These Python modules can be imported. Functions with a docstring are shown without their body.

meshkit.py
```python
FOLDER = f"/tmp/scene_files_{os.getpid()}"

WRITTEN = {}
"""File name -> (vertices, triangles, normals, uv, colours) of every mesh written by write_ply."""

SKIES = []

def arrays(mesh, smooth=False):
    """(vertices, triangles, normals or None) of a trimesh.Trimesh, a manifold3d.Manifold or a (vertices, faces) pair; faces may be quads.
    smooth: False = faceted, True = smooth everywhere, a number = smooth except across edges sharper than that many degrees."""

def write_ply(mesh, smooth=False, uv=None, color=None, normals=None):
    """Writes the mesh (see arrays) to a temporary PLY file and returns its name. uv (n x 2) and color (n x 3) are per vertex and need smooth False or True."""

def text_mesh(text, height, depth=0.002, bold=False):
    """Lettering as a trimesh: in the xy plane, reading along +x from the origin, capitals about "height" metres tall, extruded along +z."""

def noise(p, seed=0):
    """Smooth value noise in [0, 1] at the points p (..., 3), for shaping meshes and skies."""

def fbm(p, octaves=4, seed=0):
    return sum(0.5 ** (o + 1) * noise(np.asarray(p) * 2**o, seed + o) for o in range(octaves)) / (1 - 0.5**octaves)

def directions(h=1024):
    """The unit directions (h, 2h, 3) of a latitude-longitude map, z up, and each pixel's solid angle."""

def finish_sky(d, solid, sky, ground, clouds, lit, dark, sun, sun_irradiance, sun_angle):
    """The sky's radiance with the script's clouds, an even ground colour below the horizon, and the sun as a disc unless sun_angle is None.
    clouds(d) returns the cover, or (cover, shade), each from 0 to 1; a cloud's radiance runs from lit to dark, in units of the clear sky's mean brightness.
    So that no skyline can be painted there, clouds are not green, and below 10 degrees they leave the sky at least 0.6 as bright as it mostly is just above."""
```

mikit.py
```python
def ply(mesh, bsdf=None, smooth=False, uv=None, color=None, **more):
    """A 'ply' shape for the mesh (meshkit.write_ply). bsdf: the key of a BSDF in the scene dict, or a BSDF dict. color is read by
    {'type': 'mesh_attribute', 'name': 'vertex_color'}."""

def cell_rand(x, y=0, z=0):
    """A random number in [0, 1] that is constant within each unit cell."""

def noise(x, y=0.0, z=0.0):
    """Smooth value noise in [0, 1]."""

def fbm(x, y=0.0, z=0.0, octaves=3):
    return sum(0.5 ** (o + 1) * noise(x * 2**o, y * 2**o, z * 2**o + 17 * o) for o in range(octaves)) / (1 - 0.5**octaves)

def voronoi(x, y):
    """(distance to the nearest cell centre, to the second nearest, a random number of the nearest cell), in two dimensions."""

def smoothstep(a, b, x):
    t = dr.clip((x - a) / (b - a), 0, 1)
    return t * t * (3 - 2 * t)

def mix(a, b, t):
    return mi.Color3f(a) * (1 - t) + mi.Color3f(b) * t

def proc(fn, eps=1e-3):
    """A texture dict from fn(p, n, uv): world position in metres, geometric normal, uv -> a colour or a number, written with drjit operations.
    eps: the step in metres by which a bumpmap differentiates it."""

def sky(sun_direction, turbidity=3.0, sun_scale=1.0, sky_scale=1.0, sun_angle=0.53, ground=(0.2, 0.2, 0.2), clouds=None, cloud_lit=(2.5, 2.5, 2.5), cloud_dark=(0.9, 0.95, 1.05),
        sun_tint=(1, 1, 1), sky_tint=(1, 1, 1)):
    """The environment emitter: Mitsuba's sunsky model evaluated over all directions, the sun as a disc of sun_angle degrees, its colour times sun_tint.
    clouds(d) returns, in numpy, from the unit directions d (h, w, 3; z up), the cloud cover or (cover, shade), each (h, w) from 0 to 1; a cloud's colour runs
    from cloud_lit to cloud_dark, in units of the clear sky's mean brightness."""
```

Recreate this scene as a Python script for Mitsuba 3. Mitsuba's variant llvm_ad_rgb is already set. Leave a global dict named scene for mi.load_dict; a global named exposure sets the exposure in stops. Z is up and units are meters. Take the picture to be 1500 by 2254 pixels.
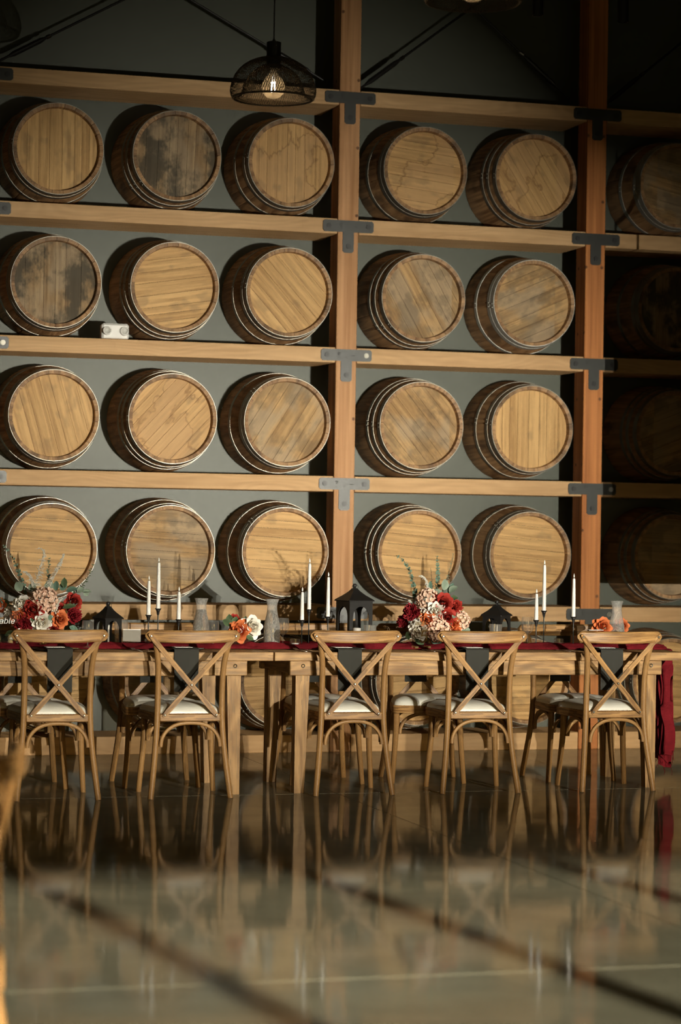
import math, random
import numpy as np
import drjit as dr
import mitsuba as mi
import trimesh
from shapely.geometry import Polygon, Point, LineString, box as sbox
import mikit, meshkit
from mikit import proc, noise, fbm, cell_rand, smoothstep, mix

random.seed(7)
RNG = np.random.default_rng(7)
T = mi.ScalarTransform4f
scene, labels = {}, {}

# ------------------------------------------------------------------ camera
YAW, PITCH, ROLL = -.2874, .0066, .0157
EYE = np.array([-4.4027, -14.821, 1.4344])
_f = np.array([-math.sin(YAW) * math.cos(PITCH), math.cos(YAW) * math.cos(PITCH), math.sin(PITCH)])
_r = np.array([math.cos(YAW), math.sin(YAW), 0.]); _u = np.cross(_r, _f)
_r, _u = math.cos(ROLL) * _r + math.sin(ROLL) * _u, -math.sin(ROLL) * _r + math.cos(ROLL) * _u
_m = np.eye(4); _m[:3, 0], _m[:3, 1], _m[:3, 2], _m[:3, 3] = -_r, _u, _f, EYE
scene['camera'] = {'type': 'thinlens', 'to_world': T(_m.tolist()), 'fov': 2 * math.degrees(math.atan(750 / 5312)), 'fov_axis': 'x',
                   'focus_distance': 13.6, 'aperture_radius': .021, 'near_clip': .1, 'far_clip': 100.}

# ------------------------------------------------------------------ light: a low sun through the glazed front on to the floor, an unseen lamp standing in for sun reflected off the floor, the pendants (further down)
exposure = 0.0
SUN_EL, SUN_AZ = 9.8, 6.0
SUN = [math.sin(math.radians(SUN_AZ)) * math.cos(math.radians(SUN_EL)), -math.cos(math.radians(SUN_AZ)) * math.cos(math.radians(SUN_EL)), math.sin(math.radians(SUN_EL))]
scene['sky'] = mikit.sky(SUN, turbidity=3.0, sun_scale=19., sky_scale=7., sun_angle=.53, ground=(.12, .12, .1), sun_tint=(.62, .92, 2.0), sky_tint=(1.1, 1.0, .8))
LAMP = (1.10, -12., 1.25)
LEDS = [(-.13, .04, -1.95, 1.42, .86), (.0, -.05, -.35, 2.50, .80), (.13, .04, 1.40, 1.45, .95)]      # across, up, aimed at X and z on the rack, strength
for _i, (_a, _b, _x, _z, _s) in enumerate(LEDS):
    scene[f'stand_in_lamp__led_{_i:03d}' if _i else 'stand_in_lamp__led'] = {
        'type': 'spot', 'to_world': T().look_at(origin=[LAMP[0] + _a, LAMP[1], LAMP[2] + _b], target=[_x, 0., _z], up=[0, 0, 1]),
        'intensity': {'type': 'rgb', 'value': [330 * _s, 312 * _s, 266 * _s]}, 'cutoff_angle': 12.2, 'beam_width': 4.0}

# ------------------------------------------------------------------ mesh helpers
class MB:
    """collects pieces as one mesh: vertices, faces, uv in metres (u along the grain)"""
    def __init__(s): s.v, s.f, s.t, s.n = [], [], [], 0
    def add(s, v, f, t=None):
        v = np.asarray(v, float); f = np.asarray(f, int)
        if f.shape[1] == 4: f = np.vstack([f[:, [0, 1, 2]], f[:, [0, 2, 3]]])
        s.v.append(v); s.f.append(f + s.n); s.t.append(np.zeros((len(v), 2)) if t is None else np.asarray(t, float)); s.n += len(v)
        return s
    def merge(s, o, M=None):
        v, f, t = o.get()
        if M is not None: v = v @ np.asarray(M)[:3, :3].T + np.asarray(M)[:3, 3]
        return s.add(v, f, t)
    def get(s): return np.vstack(s.v), np.vstack(s.f), np.vstack(s.t)
    def flat(s, mesh, axis=0, off=0.):
        """a faceted trimesh, uv from positions with u along the axis"""
        m = mesh
        v = np.asarray(m.vertices)[np.asarray(m.faces)].reshape(-1, 3)
        n = np.repeat(np.asarray(m.face_normals), 3, 0)
        o = [k for k in range(3) if k != axis]
        pick = np.abs(n[:, o[0]]) > np.abs(n[:, o[1]])
        w = np.where(pick, v[:, o[1]], v[:, o[0]] + 3.7)
        return s.add(v, np.arange(len(v)).reshape(-1, 3), np.stack([v[:, axis] + off, w + off], -1))

def M4(loc=(0, 0, 0), rz=0., scale=1.):
    c, s_ = math.cos(rz), math.sin(rz)
    m = np.eye(4); m[:3, :3] = np.array([[c, -s_, 0], [s_, c, 0], [0, 0, 1]]) * scale; m[:3, 3] = loc
    return m

def frame(d, up=(0, 0, 1)):
    """rotation whose local z is d"""
    z = np.asarray(d, float); z /= np.linalg.norm(z)
    x = np.cross(up, z)
    if np.linalg.norm(x) < 1e-4: x = np.cross([0, 1, 0], z)
    x /= np.linalg.norm(x); m = np.eye(4); m[:3, 0], m[:3, 1], m[:3, 2] = x, np.cross(z, x), z
    return m

def cbox(x0, x1, y0, y1, z0, z1, b=.003):
    """chamfered box"""
    if b <= 0:
        m = trimesh.creation.box((x1 - x0, y1 - y0, z1 - z0)); m.apply_translation(((x0 + x1) / 2, (y0 + y1) / 2, (z0 + z1) / 2)); return m
    p = []
    for x, sx in ((x0, 1), (x1, -1)):
        for y, sy in ((y0, 1), (y1, -1)):
            for z, sz in ((z0, 1), (z1, -1)):
                p += [(x, y + sy * b, z + sz * b), (x + sx * b, y, z + sz * b), (x + sx * b, y + sy * b, z)]
    return trimesh.convex.convex_hull(np.array(p))

def spline(pts, n):
    from scipy.interpolate import CubicSpline
    p = np.asarray(pts, float); s = np.r_[0, np.cumsum(np.linalg.norm(np.diff(p, axis=0), axis=1))]
    return CubicSpline(s, p)(np.linspace(0, s[-1], n))

def sweep(path, prof, scale=None, closed=False, up=None, cap=True, crease=False):
    """a closed profile (k,2) along a path; uv along the path"""
    p = np.asarray(path, float); n = len(p); prof = np.asarray(prof, float); k = len(prof)
    t = np.gradient(p, axis=0)
    if closed: t[0] = t[-1] = p[1] - p[-2]
    t /= np.linalg.norm(t, axis=1, keepdims=True) + 1e-12
    if up is None:
        a = np.zeros_like(p); a0 = np.cross(t[0], [0, 0, 1.] if abs(t[0, 2]) < .9 else [1., 0, 0]); a[0] = a0 / np.linalg.norm(a0)
        for i in range(1, n):
            w = a[i - 1] - t[i] * (a[i - 1] @ t[i]); a[i] = w / np.linalg.norm(w)
    else:
        a = np.cross(t, np.asarray(up, float)); a /= np.linalg.norm(a, axis=1, keepdims=True)
    b = np.cross(a, t) * (1 if up is not None else 1)
    sc = np.ones((n, 2)) if scale is None else np.broadcast_to(np.asarray(scale, float).reshape(n, -1), (n, 2))
    q = np.vstack([prof, prof[:1]])
    L = np.r_[0, np.cumsum(np.linalg.norm(np.diff(p, axis=0), axis=1))]
    P = np.r_[0, np.cumsum(np.linalg.norm(np.diff(q, axis=0), axis=1))]
    v = p[:, None] + sc[:, None, :1] * q[None, :, :1] * a[:, None] + sc[:, None, 1:] * q[None, :, 1:] * b[:, None]
    uv = np.stack(np.broadcast_arrays(L[:, None], P[None]), -1)
    if crease:   # split the profile's corners
        mb = MB()
        for j in range(k):
            mb.add(v[:, j:j + 2].reshape(-1, 3), [[2 * i, 2 * i + 1, 2 * i + 3, 2 * i + 2] for i in range(n - 1)], uv[:, j:j + 2].reshape(-1, 2))
    else:
        i, j = np.meshgrid(np.arange(n - 1), np.arange(k), indexing='ij')
        mb = MB().add(v.reshape(-1, 3), np.stack([i * (k + 1) + j, i * (k + 1) + j + 1, (i + 1) * (k + 1) + j + 1, (i + 1) * (k + 1) + j], -1).reshape(-1, 4), uv.reshape(-1, 2))
    if cap and not closed:
        for e in (0, -1):
            c = np.vstack([v[e, :k], p[e]]); idx = [[x, (x + 1) % k, k] for x in range(k)]
            if e == 0: idx = [[y, x, z] for x, y, z in idx]
            mb.add(c, idx, np.c_[c[:, 0], c[:, 2]])
    mb.f = [x[:, ::-1] for x in mb.f]
    return mb

def circle(r, k=10): return [(r * math.cos(2 * math.pi * i / k), r * math.sin(2 * math.pi * i / k)) for i in range(k)]
def rrect(w, h, r, k=3):
    q = []
    for cx, cy, a0 in ((w / 2 - r, h / 2 - r, 0), (-w / 2 + r, h / 2 - r, 90), (-w / 2 + r, -h / 2 + r, 180), (w / 2 - r, -h / 2 + r, 270)):
        q += [(cx + r * math.cos(math.radians(a0 + 90 * i / k)), cy + r * math.sin(math.radians(a0 + 90 * i / k))) for i in range(k + 1)]
    return q
def tube(pts, r, k=10, n=None, rad=None, cap=True):
    p = spline(pts, n) if n else np.asarray(pts, float)
    return sweep(p, circle(1., k), scale=np.full(len(p), r) if rad is None else np.interp(np.linspace(0, 1, len(p)), np.linspace(0, 1, len(rad)), rad), cap=cap)

def lathe(prof, k=32, crease=35, center=(0, 0, 0)):
    """profile (r, z) turned about z; corners sharper than crease degrees are split"""
    p = np.asarray(prof, float); mb = MB(); runs, cur = [], [0]
    for i in range(1, len(p)):
        cur.append(i)
        if i < len(p) - 1:
            a, b = p[i] - p[i - 1], p[i + 1] - p[i]
            c = (a @ b) / (np.linalg.norm(a) * np.linalg.norm(b) + 1e-12)
            if c < math.cos(math.radians(crease)): runs.append(cur); cur = [i]
    runs.append(cur)
    th = np.linspace(0, 2 * math.pi, k + 1)
    for r in runs:
        q = p[r]; m = len(q)
        v = np.stack([q[:, None, 0] * np.cos(th), q[:, None, 0] * np.sin(th), np.broadcast_to(q[:, None, 1], (m, k + 1))], -1) + np.asarray(center)
        i, j = np.meshgrid(np.arange(m - 1), np.arange(k), indexing='ij')
        f = np.stack([i * (k + 1) + j, i * (k + 1) + j + 1, (i + 1) * (k + 1) + j + 1, (i + 1) * (k + 1) + j], -1).reshape(-1, 4)
        mb.add(v.reshape(-1, 3), f, np.stack(np.broadcast_arrays(q[:, None, 1], th[None] * .05), -1).reshape(-1, 2))
    return mb

def extrude(poly, h, axis='z'):
    m = trimesh.util.concatenate([trimesh.creation.extrude_polygon(g, h, engine='earcut') for g in getattr(poly, 'geoms', [poly])])
    if axis == 'y':    # polygon drawn in (x, z), extruded along +y
        v = m.vertices.copy(); m = trimesh.Trimesh(np.c_[v[:, 0], v[:, 2], v[:, 1]], m.faces[:, ::-1], process=False)
    return m

def shape(mb, bsdf, smooth=True):
    if isinstance(mb, MB):
        v, f, t = mb.get(); return mikit.ply((v, f), bsdf, smooth=smooth, uv=t)
    return mikit.ply(mb, bsdf, smooth=False)

_count = {}
def key(name):
    n = _count.get(name, 0); _count[name] = n + 1
    return name if n == 0 else f'{name}_{n:03d}'
def tag(k, label, cat, group=None):
    labels[k] = {'label': label, 'category': cat}
    if group: labels[k]['group'] = group
def put(k, sh, M=None):
    d = dict(sh)
    if M is not None:
        d['to_world'] = T(np.asarray(M).tolist())
    scene[k] = d
    return k
def part(parent, name, sh, M=None):
    return put(key(parent + '__' + name), sh, M)
def struct(k, sh, M=None):
    put(k, sh, M); labels[k] = {'label': k.replace('_', ' '), 'kind': 'structure'}
def kit(parent, parts, M, swap=None):
    """place a list of (part name, shape dict[, sub-part list]) under a thing"""
    for it in parts:
        k = part(parent, it[0], it[1], M)
        for s_ in (it[2] if len(it) > 2 else []): part(k, s_[0], s_[1], M)

# ------------------------------------------------------------------ materials
def C3(*c): return mi.Color3f(*c)
def rgb(*c): return {'type': 'rgb', 'value': list(c)}
def mat(k, base, rough=.5, metal=0., spec=.5, **kw):
    scene[k] = {'type': 'twosided', 'bsdf': {'type': 'principled', 'base_color': base if isinstance(base, dict) else rgb(*base), 'roughness': rough, 'metallic': metal, 'specular': spec, **kw}}
    return k

def wood(dark, light, fu=3., fv=70., ringy=.0, warp=.02, patch=.25, worn=None):
    dark, light = list(dark), list(light)
    def fn(p, n, uv):
        u, v = uv.x, uv.y
        w = fbm(u * 2.5, v * 9., 3.1, 2)
        g = fbm(u * fu + 7., (v + w * warp) * fv, 1.7, 3)
        fine = noise(u * fu * 3., v * fv * 4.)
        big = fbm(p.x * 2.3, p.y * 2.3, p.z * 2.3, 2)
        t = dr.clip(.5 + (g - .5) * 1.9 + (fine - .5) * .35 + (big - .5) * patch * 2, 0, 1)
        if ringy:
            r = .5 + .5 * dr.sin((v * 34. + w * 9. + fbm(u * 1.2, v * 5., 8., 2) * 7.) * 3.1)
            t = dr.clip(t * (1 - ringy) + r * ringy, 0, 1)
        c = mix(C3(*dark), C3(*light), t)
        if worn:
            s = smoothstep(.62, .75, noise(u * 14., v * 160., 5.))
            c = mix(c, C3(*worn), s * .55)
        return c
    return proc(fn)

mat('chair_wood', wood((.18, .088, .029), (.48, .275, .105), 5., 120., patch=.3, worn=(.12, .06, .025)), .40, spec=.22)
mat('table_wood', wood((.20, .105, .042), (.50, .305, .132), 3., 60., ringy=.38, patch=.25, worn=(.2, .13, .07)), .5, spec=.2)
mat('beam_wood', wood((.45, .265, .12), (.60, .385, .195), 2., 34., ringy=.28, patch=.2), .6, spec=.2)
def post_tex(a, b):
  def post_fn(p, n, uv):
      u, v = uv.x, uv.y
      g = fbm(u * 1.6, v * 60., 2., 3)
      c = mix(C3(*a), C3(*b), dr.clip(g * 1.6 - .3, 0, 1))
      q = mi.Point2f(u * 2.3, v * 9.)
      pass
      kx = dr.sqrt(dr.square((q.x - dr.floor(q.x) - .5) / 2.3) + dr.square((q.y - dr.floor(q.y) - .5) / 9.))
      knot = dr.select(cell_rand(dr.floor(q.x), dr.floor(q.y), 4) > .62, 1 - smoothstep(.006, .014, kx), 0.)
      return mix(c, C3(.10, .04, .018), knot * .85)
  return proc(post_fn)
mat('post_wood', post_tex((.36, .17, .066), (.54, .295, .14)), .55, spec=.2)
mat('post_wood_red', post_tex((.36, .125, .036), (.55, .22, .07)), .55, spec=.2)

def head(light, dark, mould=0., contour=0., grey=0., seed=0.):
    """oak head boards: uv = (u along the boards, 5 + v + 10 * board)"""
    def fn(p, n, uv):
        b = dr.floor(uv.y / 10.)
        u, v = uv.x, uv.y - b * 10. - 5.
        tone = cell_rand(b, seed, 3)
        g = fbm(u * 3. + b * 5., v * 75. + b, seed, 3)
        ray = noise(u * 40., v * 260., seed)
        t = dr.clip(.5 + (g - .5) * 1.7 + (tone - .5) * .6 + (ray - .5) * .25, 0, 1)
        c = mix(C3(*dark), C3(*light), t)
        # the object's own place in the rack moves the stains about, so that no two heads are stained alike
        ox, oz = dr.floor(p.x / .72), dr.floor(p.z / .826)
        h1 = cell_rand(ox + 40, oz, seed) * 30.
        s1 = fbm(u * 4. + h1, v * 4., seed, 3)
        if contour:
            lv = s1 + fbm(u * 26., v * 60. + h1, 2., 2) * .10 + noise(u * 5. + h1, v * 60.) * .05
            ln = 1 - smoothstep(.0, .028, dr.abs(lv - .60))
            c = mix(c, C3(.30, .155, .055), ln * contour)
            c = mix(c, C3(.50, .30, .14), smoothstep(.60, .66, lv) * contour * .55)
        blot = smoothstep(.56, .78, fbm(u * 9. + h1, v * 15., 7., 3))
        c = mix(c, C3(.23, .14, .065), blot * .42)
        if grey:
            c = mix(c, C3(.33, .27, .19), grey * smoothstep(.35, .6, fbm(u * 5. + h1, v * 9., 4., 3)))
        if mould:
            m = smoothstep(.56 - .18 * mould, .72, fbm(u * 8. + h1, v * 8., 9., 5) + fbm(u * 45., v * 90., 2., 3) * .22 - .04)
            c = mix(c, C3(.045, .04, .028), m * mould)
        return c
    return proc(fn)
mat('head_light', head((.60, .375, .155), (.39, .22, .08), seed=1.), .55, spec=.2)
mat('head_stained', head((.58, .36, .15), (.41, .235, .09), contour=.8, seed=2.), .55, spec=.2)
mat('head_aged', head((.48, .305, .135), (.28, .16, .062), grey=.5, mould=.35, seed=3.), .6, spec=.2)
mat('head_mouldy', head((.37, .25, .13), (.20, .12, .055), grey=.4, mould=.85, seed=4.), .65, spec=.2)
def stave_fn(p, n, uv):
    u, v = uv.x, uv.y
    tone = cell_rand(dr.floor(p.x * 9.), dr.floor(p.z * 11.), 2)
    g = fbm(u * 4., v * 70. + dr.floor(p.x * 9.) + dr.floor(p.z * 11.), 3., 3)
    c = mix(C3(.19, .10, .045), C3(.44, .26, .125), dr.clip(.45 + (g - .5) * 1.5 + (tone - .5) * .5, 0, 1))
    s = smoothstep(.55, .75, fbm(p.x * 7., p.y * 7., p.z * 7., 3))
    return mix(c, C3(.05, .032, .02), s * .6)
mat('stave_wood', proc(stave_fn), .55, spec=.25)
def floor_fn(p, n, uv):
    a = fbm(p.x * .9, p.y * .9, 0., 4); b = fbm(p.x * 5., p.y * 5., 3., 3); c = noise(p.x * 90., p.y * 90.)
    t = dr.clip(.5 + (a - .5) * 1.3 + (b - .5) * .6 + (c - .5) * .12, 0, 1)
    col = mix(C3(.26, .26, .19), C3(.48, .475, .355), t)
    sp = smoothstep(.8, .9, noise(p.x * 34., p.y * 34., 6.))
    return mix(col, C3(.4, .37, .28), sp * .25)
def floor_bump(p, n, uv): return fbm(p.x * 1.7, p.y * 1.7, 0., 2) * .0018 + fbm(p.x * 6., p.y * 5., 2., 2) * .0002
scene['floor_polish'] = {'type': 'bumpmap', 'arbitrary': proc(floor_bump, eps=.01), 'scale': 1.0,
                         'bsdf': {'type': 'roughplastic', 'distribution': 'ggx', 'alpha': .005, 'int_ior': 1.5, 'specular_reflectance': rgb(.62, .62, .62), 'diffuse_reflectance': proc(floor_fn)}}
mat('joint_filler', (.12, .11, .08), .9)
mat('wall_paint', (.066, .074, .053), .48, spec=.50)      # dark satin paint
mat('shell_paint', (.27, .26, .22), .9)
mat('steel_black', (.022, .023, .019), .40, spec=.6)
mat('stamp_ink', (.02, .02, .018), .8)
mat('bronze_wire', (.055, .038, .022), .5, spec=.4)
mat('iron_black', (.012, .011, .010), .42)
mat('bolt_steel', (.20, .19, .16), .35, 1.)
mat('bolt_bright', (.55, .54, .5), .3, 1.)
mat('hoop_dark', (.30, .28, .23), .42, .85)
mat('hoop_zinc', (.52, .52, .47), .45, .7)
mat('vinyl', (.72, .71, .64), .38)
mat('napkin_cloth', (.043, .043, .038), .95, spec=.1)
def runner_fn(p, n, uv):
    w = noise(uv.x * 320., uv.y * 320.); f = fbm(p.x * 18., p.y * 18., p.z * 18., 2)
    return mix(C3(.06, .004, .007), C3(.21, .014, .020), dr.clip(.25 + w * .4 + f * .4, 0, 1))
mat('runner_cloth', proc(runner_fn), .95, spec=.1)
mat('candle_wax', (.83, .81, .76), .45)
mat('wick', (.03, .025, .02), .8)
mat('paper', (.82, .81, .77), .8)
mat('black_glaze', (.012, .012, .012), .2)
mat('silver', (.7, .68, .62), .22, 1.)
mat('gold', (.70, .50, .22), .3, 1.)
mat('white_plastic', (.70, .69, .65), .45)
mat('lens_grey', (.5, .49, .45), .2)
mat('white_ink', (.85, .85, .82), .6)
scene['clear_glass'] = {'type': 'thindielectric', 'int_ior': 1.5}
scene['hazy_glass'] = {'type': 'blendbsdf', 'weight': .07, 'a': {'type': 'thindielectric', 'int_ior': 1.5}, 'b': {'type': 'principledthin', 'base_color': rgb(.9, .9, .86), 'roughness': .5, 'diff_trans': .9}}
scene['sun_dimming_glass'] = {'type': 'thindielectric', 'int_ior': 1.5, 'specular_transmittance': rgb(.10, .10, .10)}
scene['clear_solid'] = {'type': 'dielectric', 'int_ior': 1.5}
scene['water'] = {'type': 'dielectric', 'int_ior': 1.33}
def dew_fn(p, n, uv): return .14 + .34 * smoothstep(.45, .7, noise(p.x * 420., p.y * 420., p.z * 420.))
scene['misted_glass'] = {'type': 'blendbsdf', 'weight': proc(dew_fn), 'a': {'type': 'thindielectric', 'int_ior': 1.5}, 'b': {'type': 'principledthin', 'base_color': rgb(.9, .9, .86), 'roughness': .5, 'diff_trans': .6}}
def petal(k, a, b):
    def fn(p, n, uv): return mix(C3(*a), C3(*b), dr.clip(uv.x * .8 + .3 * fbm(p.x * 60., p.y * 60., p.z * 60., 2), 0, 1))
    mat(k, proc(fn), .7, spec=.25)
petal('petal_red', (.22, .012, .010), (.40, .035, .022))
petal('petal_crimson', (.12, .005, .010), (.26, .014, .020))
petal('petal_orange', (.50, .10, .025), (.68, .20, .07))
petal('petal_white', (.70, .66, .56), (.84, .82, .76))
petal('petal_blush', (.62, .37, .25), (.78, .58, .45))
petal('leaf_green', (.045, .075, .035), (.10, .15, .07))
petal('leaf_silver', (.16, .22, .16), (.27, .33, .25))
petal('leaf_dusk', (.08, .15, .11), (.16, .25, .19))
petal('plume_white', (.60, .58, .50), (.75, .73, .66))
mat('stem_brown', (.12, .075, .04), .7)

# ------------------------------------------------------------------ the room
WALL_Y, HALF = .45, .02
X0, X1, Y0, ZC = -7., 9., -20., 6.2
struct('floor', shape(cbox(X0, X1, Y0 - .2, WALL_Y, -.2, -.012, 0), 'joint_filler'))
xs, ys = [X0, -5.84, -.70, 4.44, X1], [Y0 - .2, -17.75, -12.6, -7.46, -2.31, WALL_Y]
for i in range(4):
    for j in range(5):
        part('floor', 'slab', shape(cbox(xs[i] + .002, xs[i + 1] - .002, ys[j] + .002, ys[j + 1] - .002, -.012, 0, .0004), 'floor_polish'))
struct('wall_back', shape(cbox(X0, X1, WALL_Y, WALL_Y + .15, -.2, ZC, 0), 'wall_paint'))
struct('wall_left', shape(cbox(X0 - .15, X0, Y0 - .2, WALL_Y, -.2, ZC, 0), 'shell_paint'))
struct('wall_right', shape(cbox(X1, X1 + .15, Y0 - .2, WALL_Y, -.2, ZC, 0), 'shell_paint'))
struct('ceiling', shape(cbox(X0 - .15, X1 + .15, Y0 - .2, WALL_Y + .15, ZC, ZC + .15, 0), 'shell_paint'))
# unseen glazed front behind the camera, bands and dim pane placed to shape sunlight
W0, W1 = -4.2, 4.35
fr = trimesh.util.concatenate([cbox(X0, W0, Y0 - .2, Y0, 0, ZC, 0), cbox(W1, X1, Y0 - .2, Y0, 0, ZC, 0), cbox(-1.85, W1, Y0 - .2, Y0, 2.60, 3.07, 0), cbox(W0, -1.85, Y0 - .2, Y0, 2.97, 3.07, 0), cbox(W0, W1, Y0 - .2, Y0, 4.09, ZC, 0)])
struct('wall_front', shape(fr, 'shell_paint'))
fr = trimesh.util.concatenate([cbox(x - .06, x + .06, Y0 - .16, Y0 - .02, 0, 2.60 if x > -1.9 else 2.97, 0) for x in np.arange(-3.55, 4., 1.15)])
struct('unseen_window_2', shape(MB().add([[W0, Y0 - .1, 3.07], [W1, Y0 - .1, 3.07], [W1, Y0 - .1, 4.09], [W0, Y0 - .1, 4.09]], [[0, 1, 2, 3]]), 'sun_dimming_glass', False))  # unseen upper pane, its tint chosen to dim the sun on the tables
k = put(key('unseen_shade_board'), shape(MB().flat(cbox(1.60, 2.9, -4.04, -4.0, 1.16, 2.62, .004), 0), 'table_wood', False))   # unseen board right of the frame, placed to shade the last bay
for x in (1.75, 2.75): part(k, 'hanger', shape(tube([(x, -4.02, 2.61), (x, -4.02, ZC)], .006, 8), 'iron_black'))
tag(k, 'unseen board out of view on the right, placed to shade the last bay', 'board')
struct('window_1', shape(fr, 'iron_black'))

# ------------------------------------------------------------------ timber rack
POSTS = [-2.339, 0., 1.709, 3.418]
TOPS = [4.242, 3.416, 2.590, 1.765, .938, .112]
PW, BD, BH = .136, .17, .098
ROWS = ['topmost', 'second', 'third', 'fourth', 'fifth', 'lowest']
BAYS = ['left bay, behind the three-barrel groups', 'middle bay, behind the two-barrel groups', 'right bay at the dark edge']
for i, x in enumerate(POSTS):
    k = key('timber_post'); mb = MB().flat(cbox(x - PW / 2, x + PW / 2, 0, BD, 0, ZC, .004), 2, i * 3.3)
    put(k, shape(mb, 'post_wood_red' if i >= 2 else 'post_wood', False))
    tag(k, ['reddish timber post at the far left of the barrel rack', 'pale fir post between the three-barrel and two-barrel bays', 'orange-red fir post right of the two-barrel bay', 'timber post closing the dark bay on the right'][i], 'post')
for b in range(3):
    for r, z in enumerate(TOPS):
        k = key('timber_beam'); xa, xb = POSTS[b] + PW / 2 + .004, POSTS[b + 1] - PW / 2 - .004
        z0 = z - BH if r < 5 else 0.
        put(k, shape(MB().flat(cbox(xa, xb, .003, WALL_Y - .014, z0, z, .003), 0, b * 7.1 + r * 1.37), 'beam_wood', False))
        where = ['in the left bay', 'in the middle bay between the two posts', 'in the dark right bay'][b]
        tag(k, f'pale timber beam, {ROWS[r]} one {where}' if r < 5 else f'pale timber floor beam under the bottom barrels {where}', 'beam')
# T brackets: plate, three bolts, stamp marks
tp = Polygon([(-.169, -.0745), (-.169, 0), (.169, 0), (.169, -.0745), (.037, -.0745), (.037, -.207), (-.037, -.207), (-.037, -.0745)])
def chamfer(poly, c):
    q = list(poly.exterior.coords)[:-1]; out = []
    for i in range(len(q)):
        a, b, d = np.array(q[i - 1]), np.array(q[i]), np.array(q[(i + 1) % len(q)])
        cr = (b - a)[0] * (d - b)[1] - (b - a)[1] * (d - b)[0]
        e, g = (a - b) / np.linalg.norm(a - b), (d - b) / np.linalg.norm(d - b)
        cc = c if cr < 0 else .0005
        out += [tuple(b + e * cc), tuple(b + g * cc)]
    return Polygon(out)
plate = shape(extrude(chamfer(tp, .012), .007, 'y'), 'steel_black')
bolt = MB(); bolt.flat(trimesh.creation.cylinder(.0125, .010, sections=6), 2)
bolt.flat(trimesh.creation.cylinder(.0165, .003, sections=20), 2)
Rb = np.eye(4); Rb[:3, :3] = [[1, 0, 0], [0, 0, 1], [0, -1, 0]]
bolts = [shape(MB().merge(bolt, Rb), 'bolt_steel', False), shape(MB().merge(bolt, Rb), 'bolt_bright', False), shape(MB().merge(bolt, Rb), 'iron_black', False)]
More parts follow.
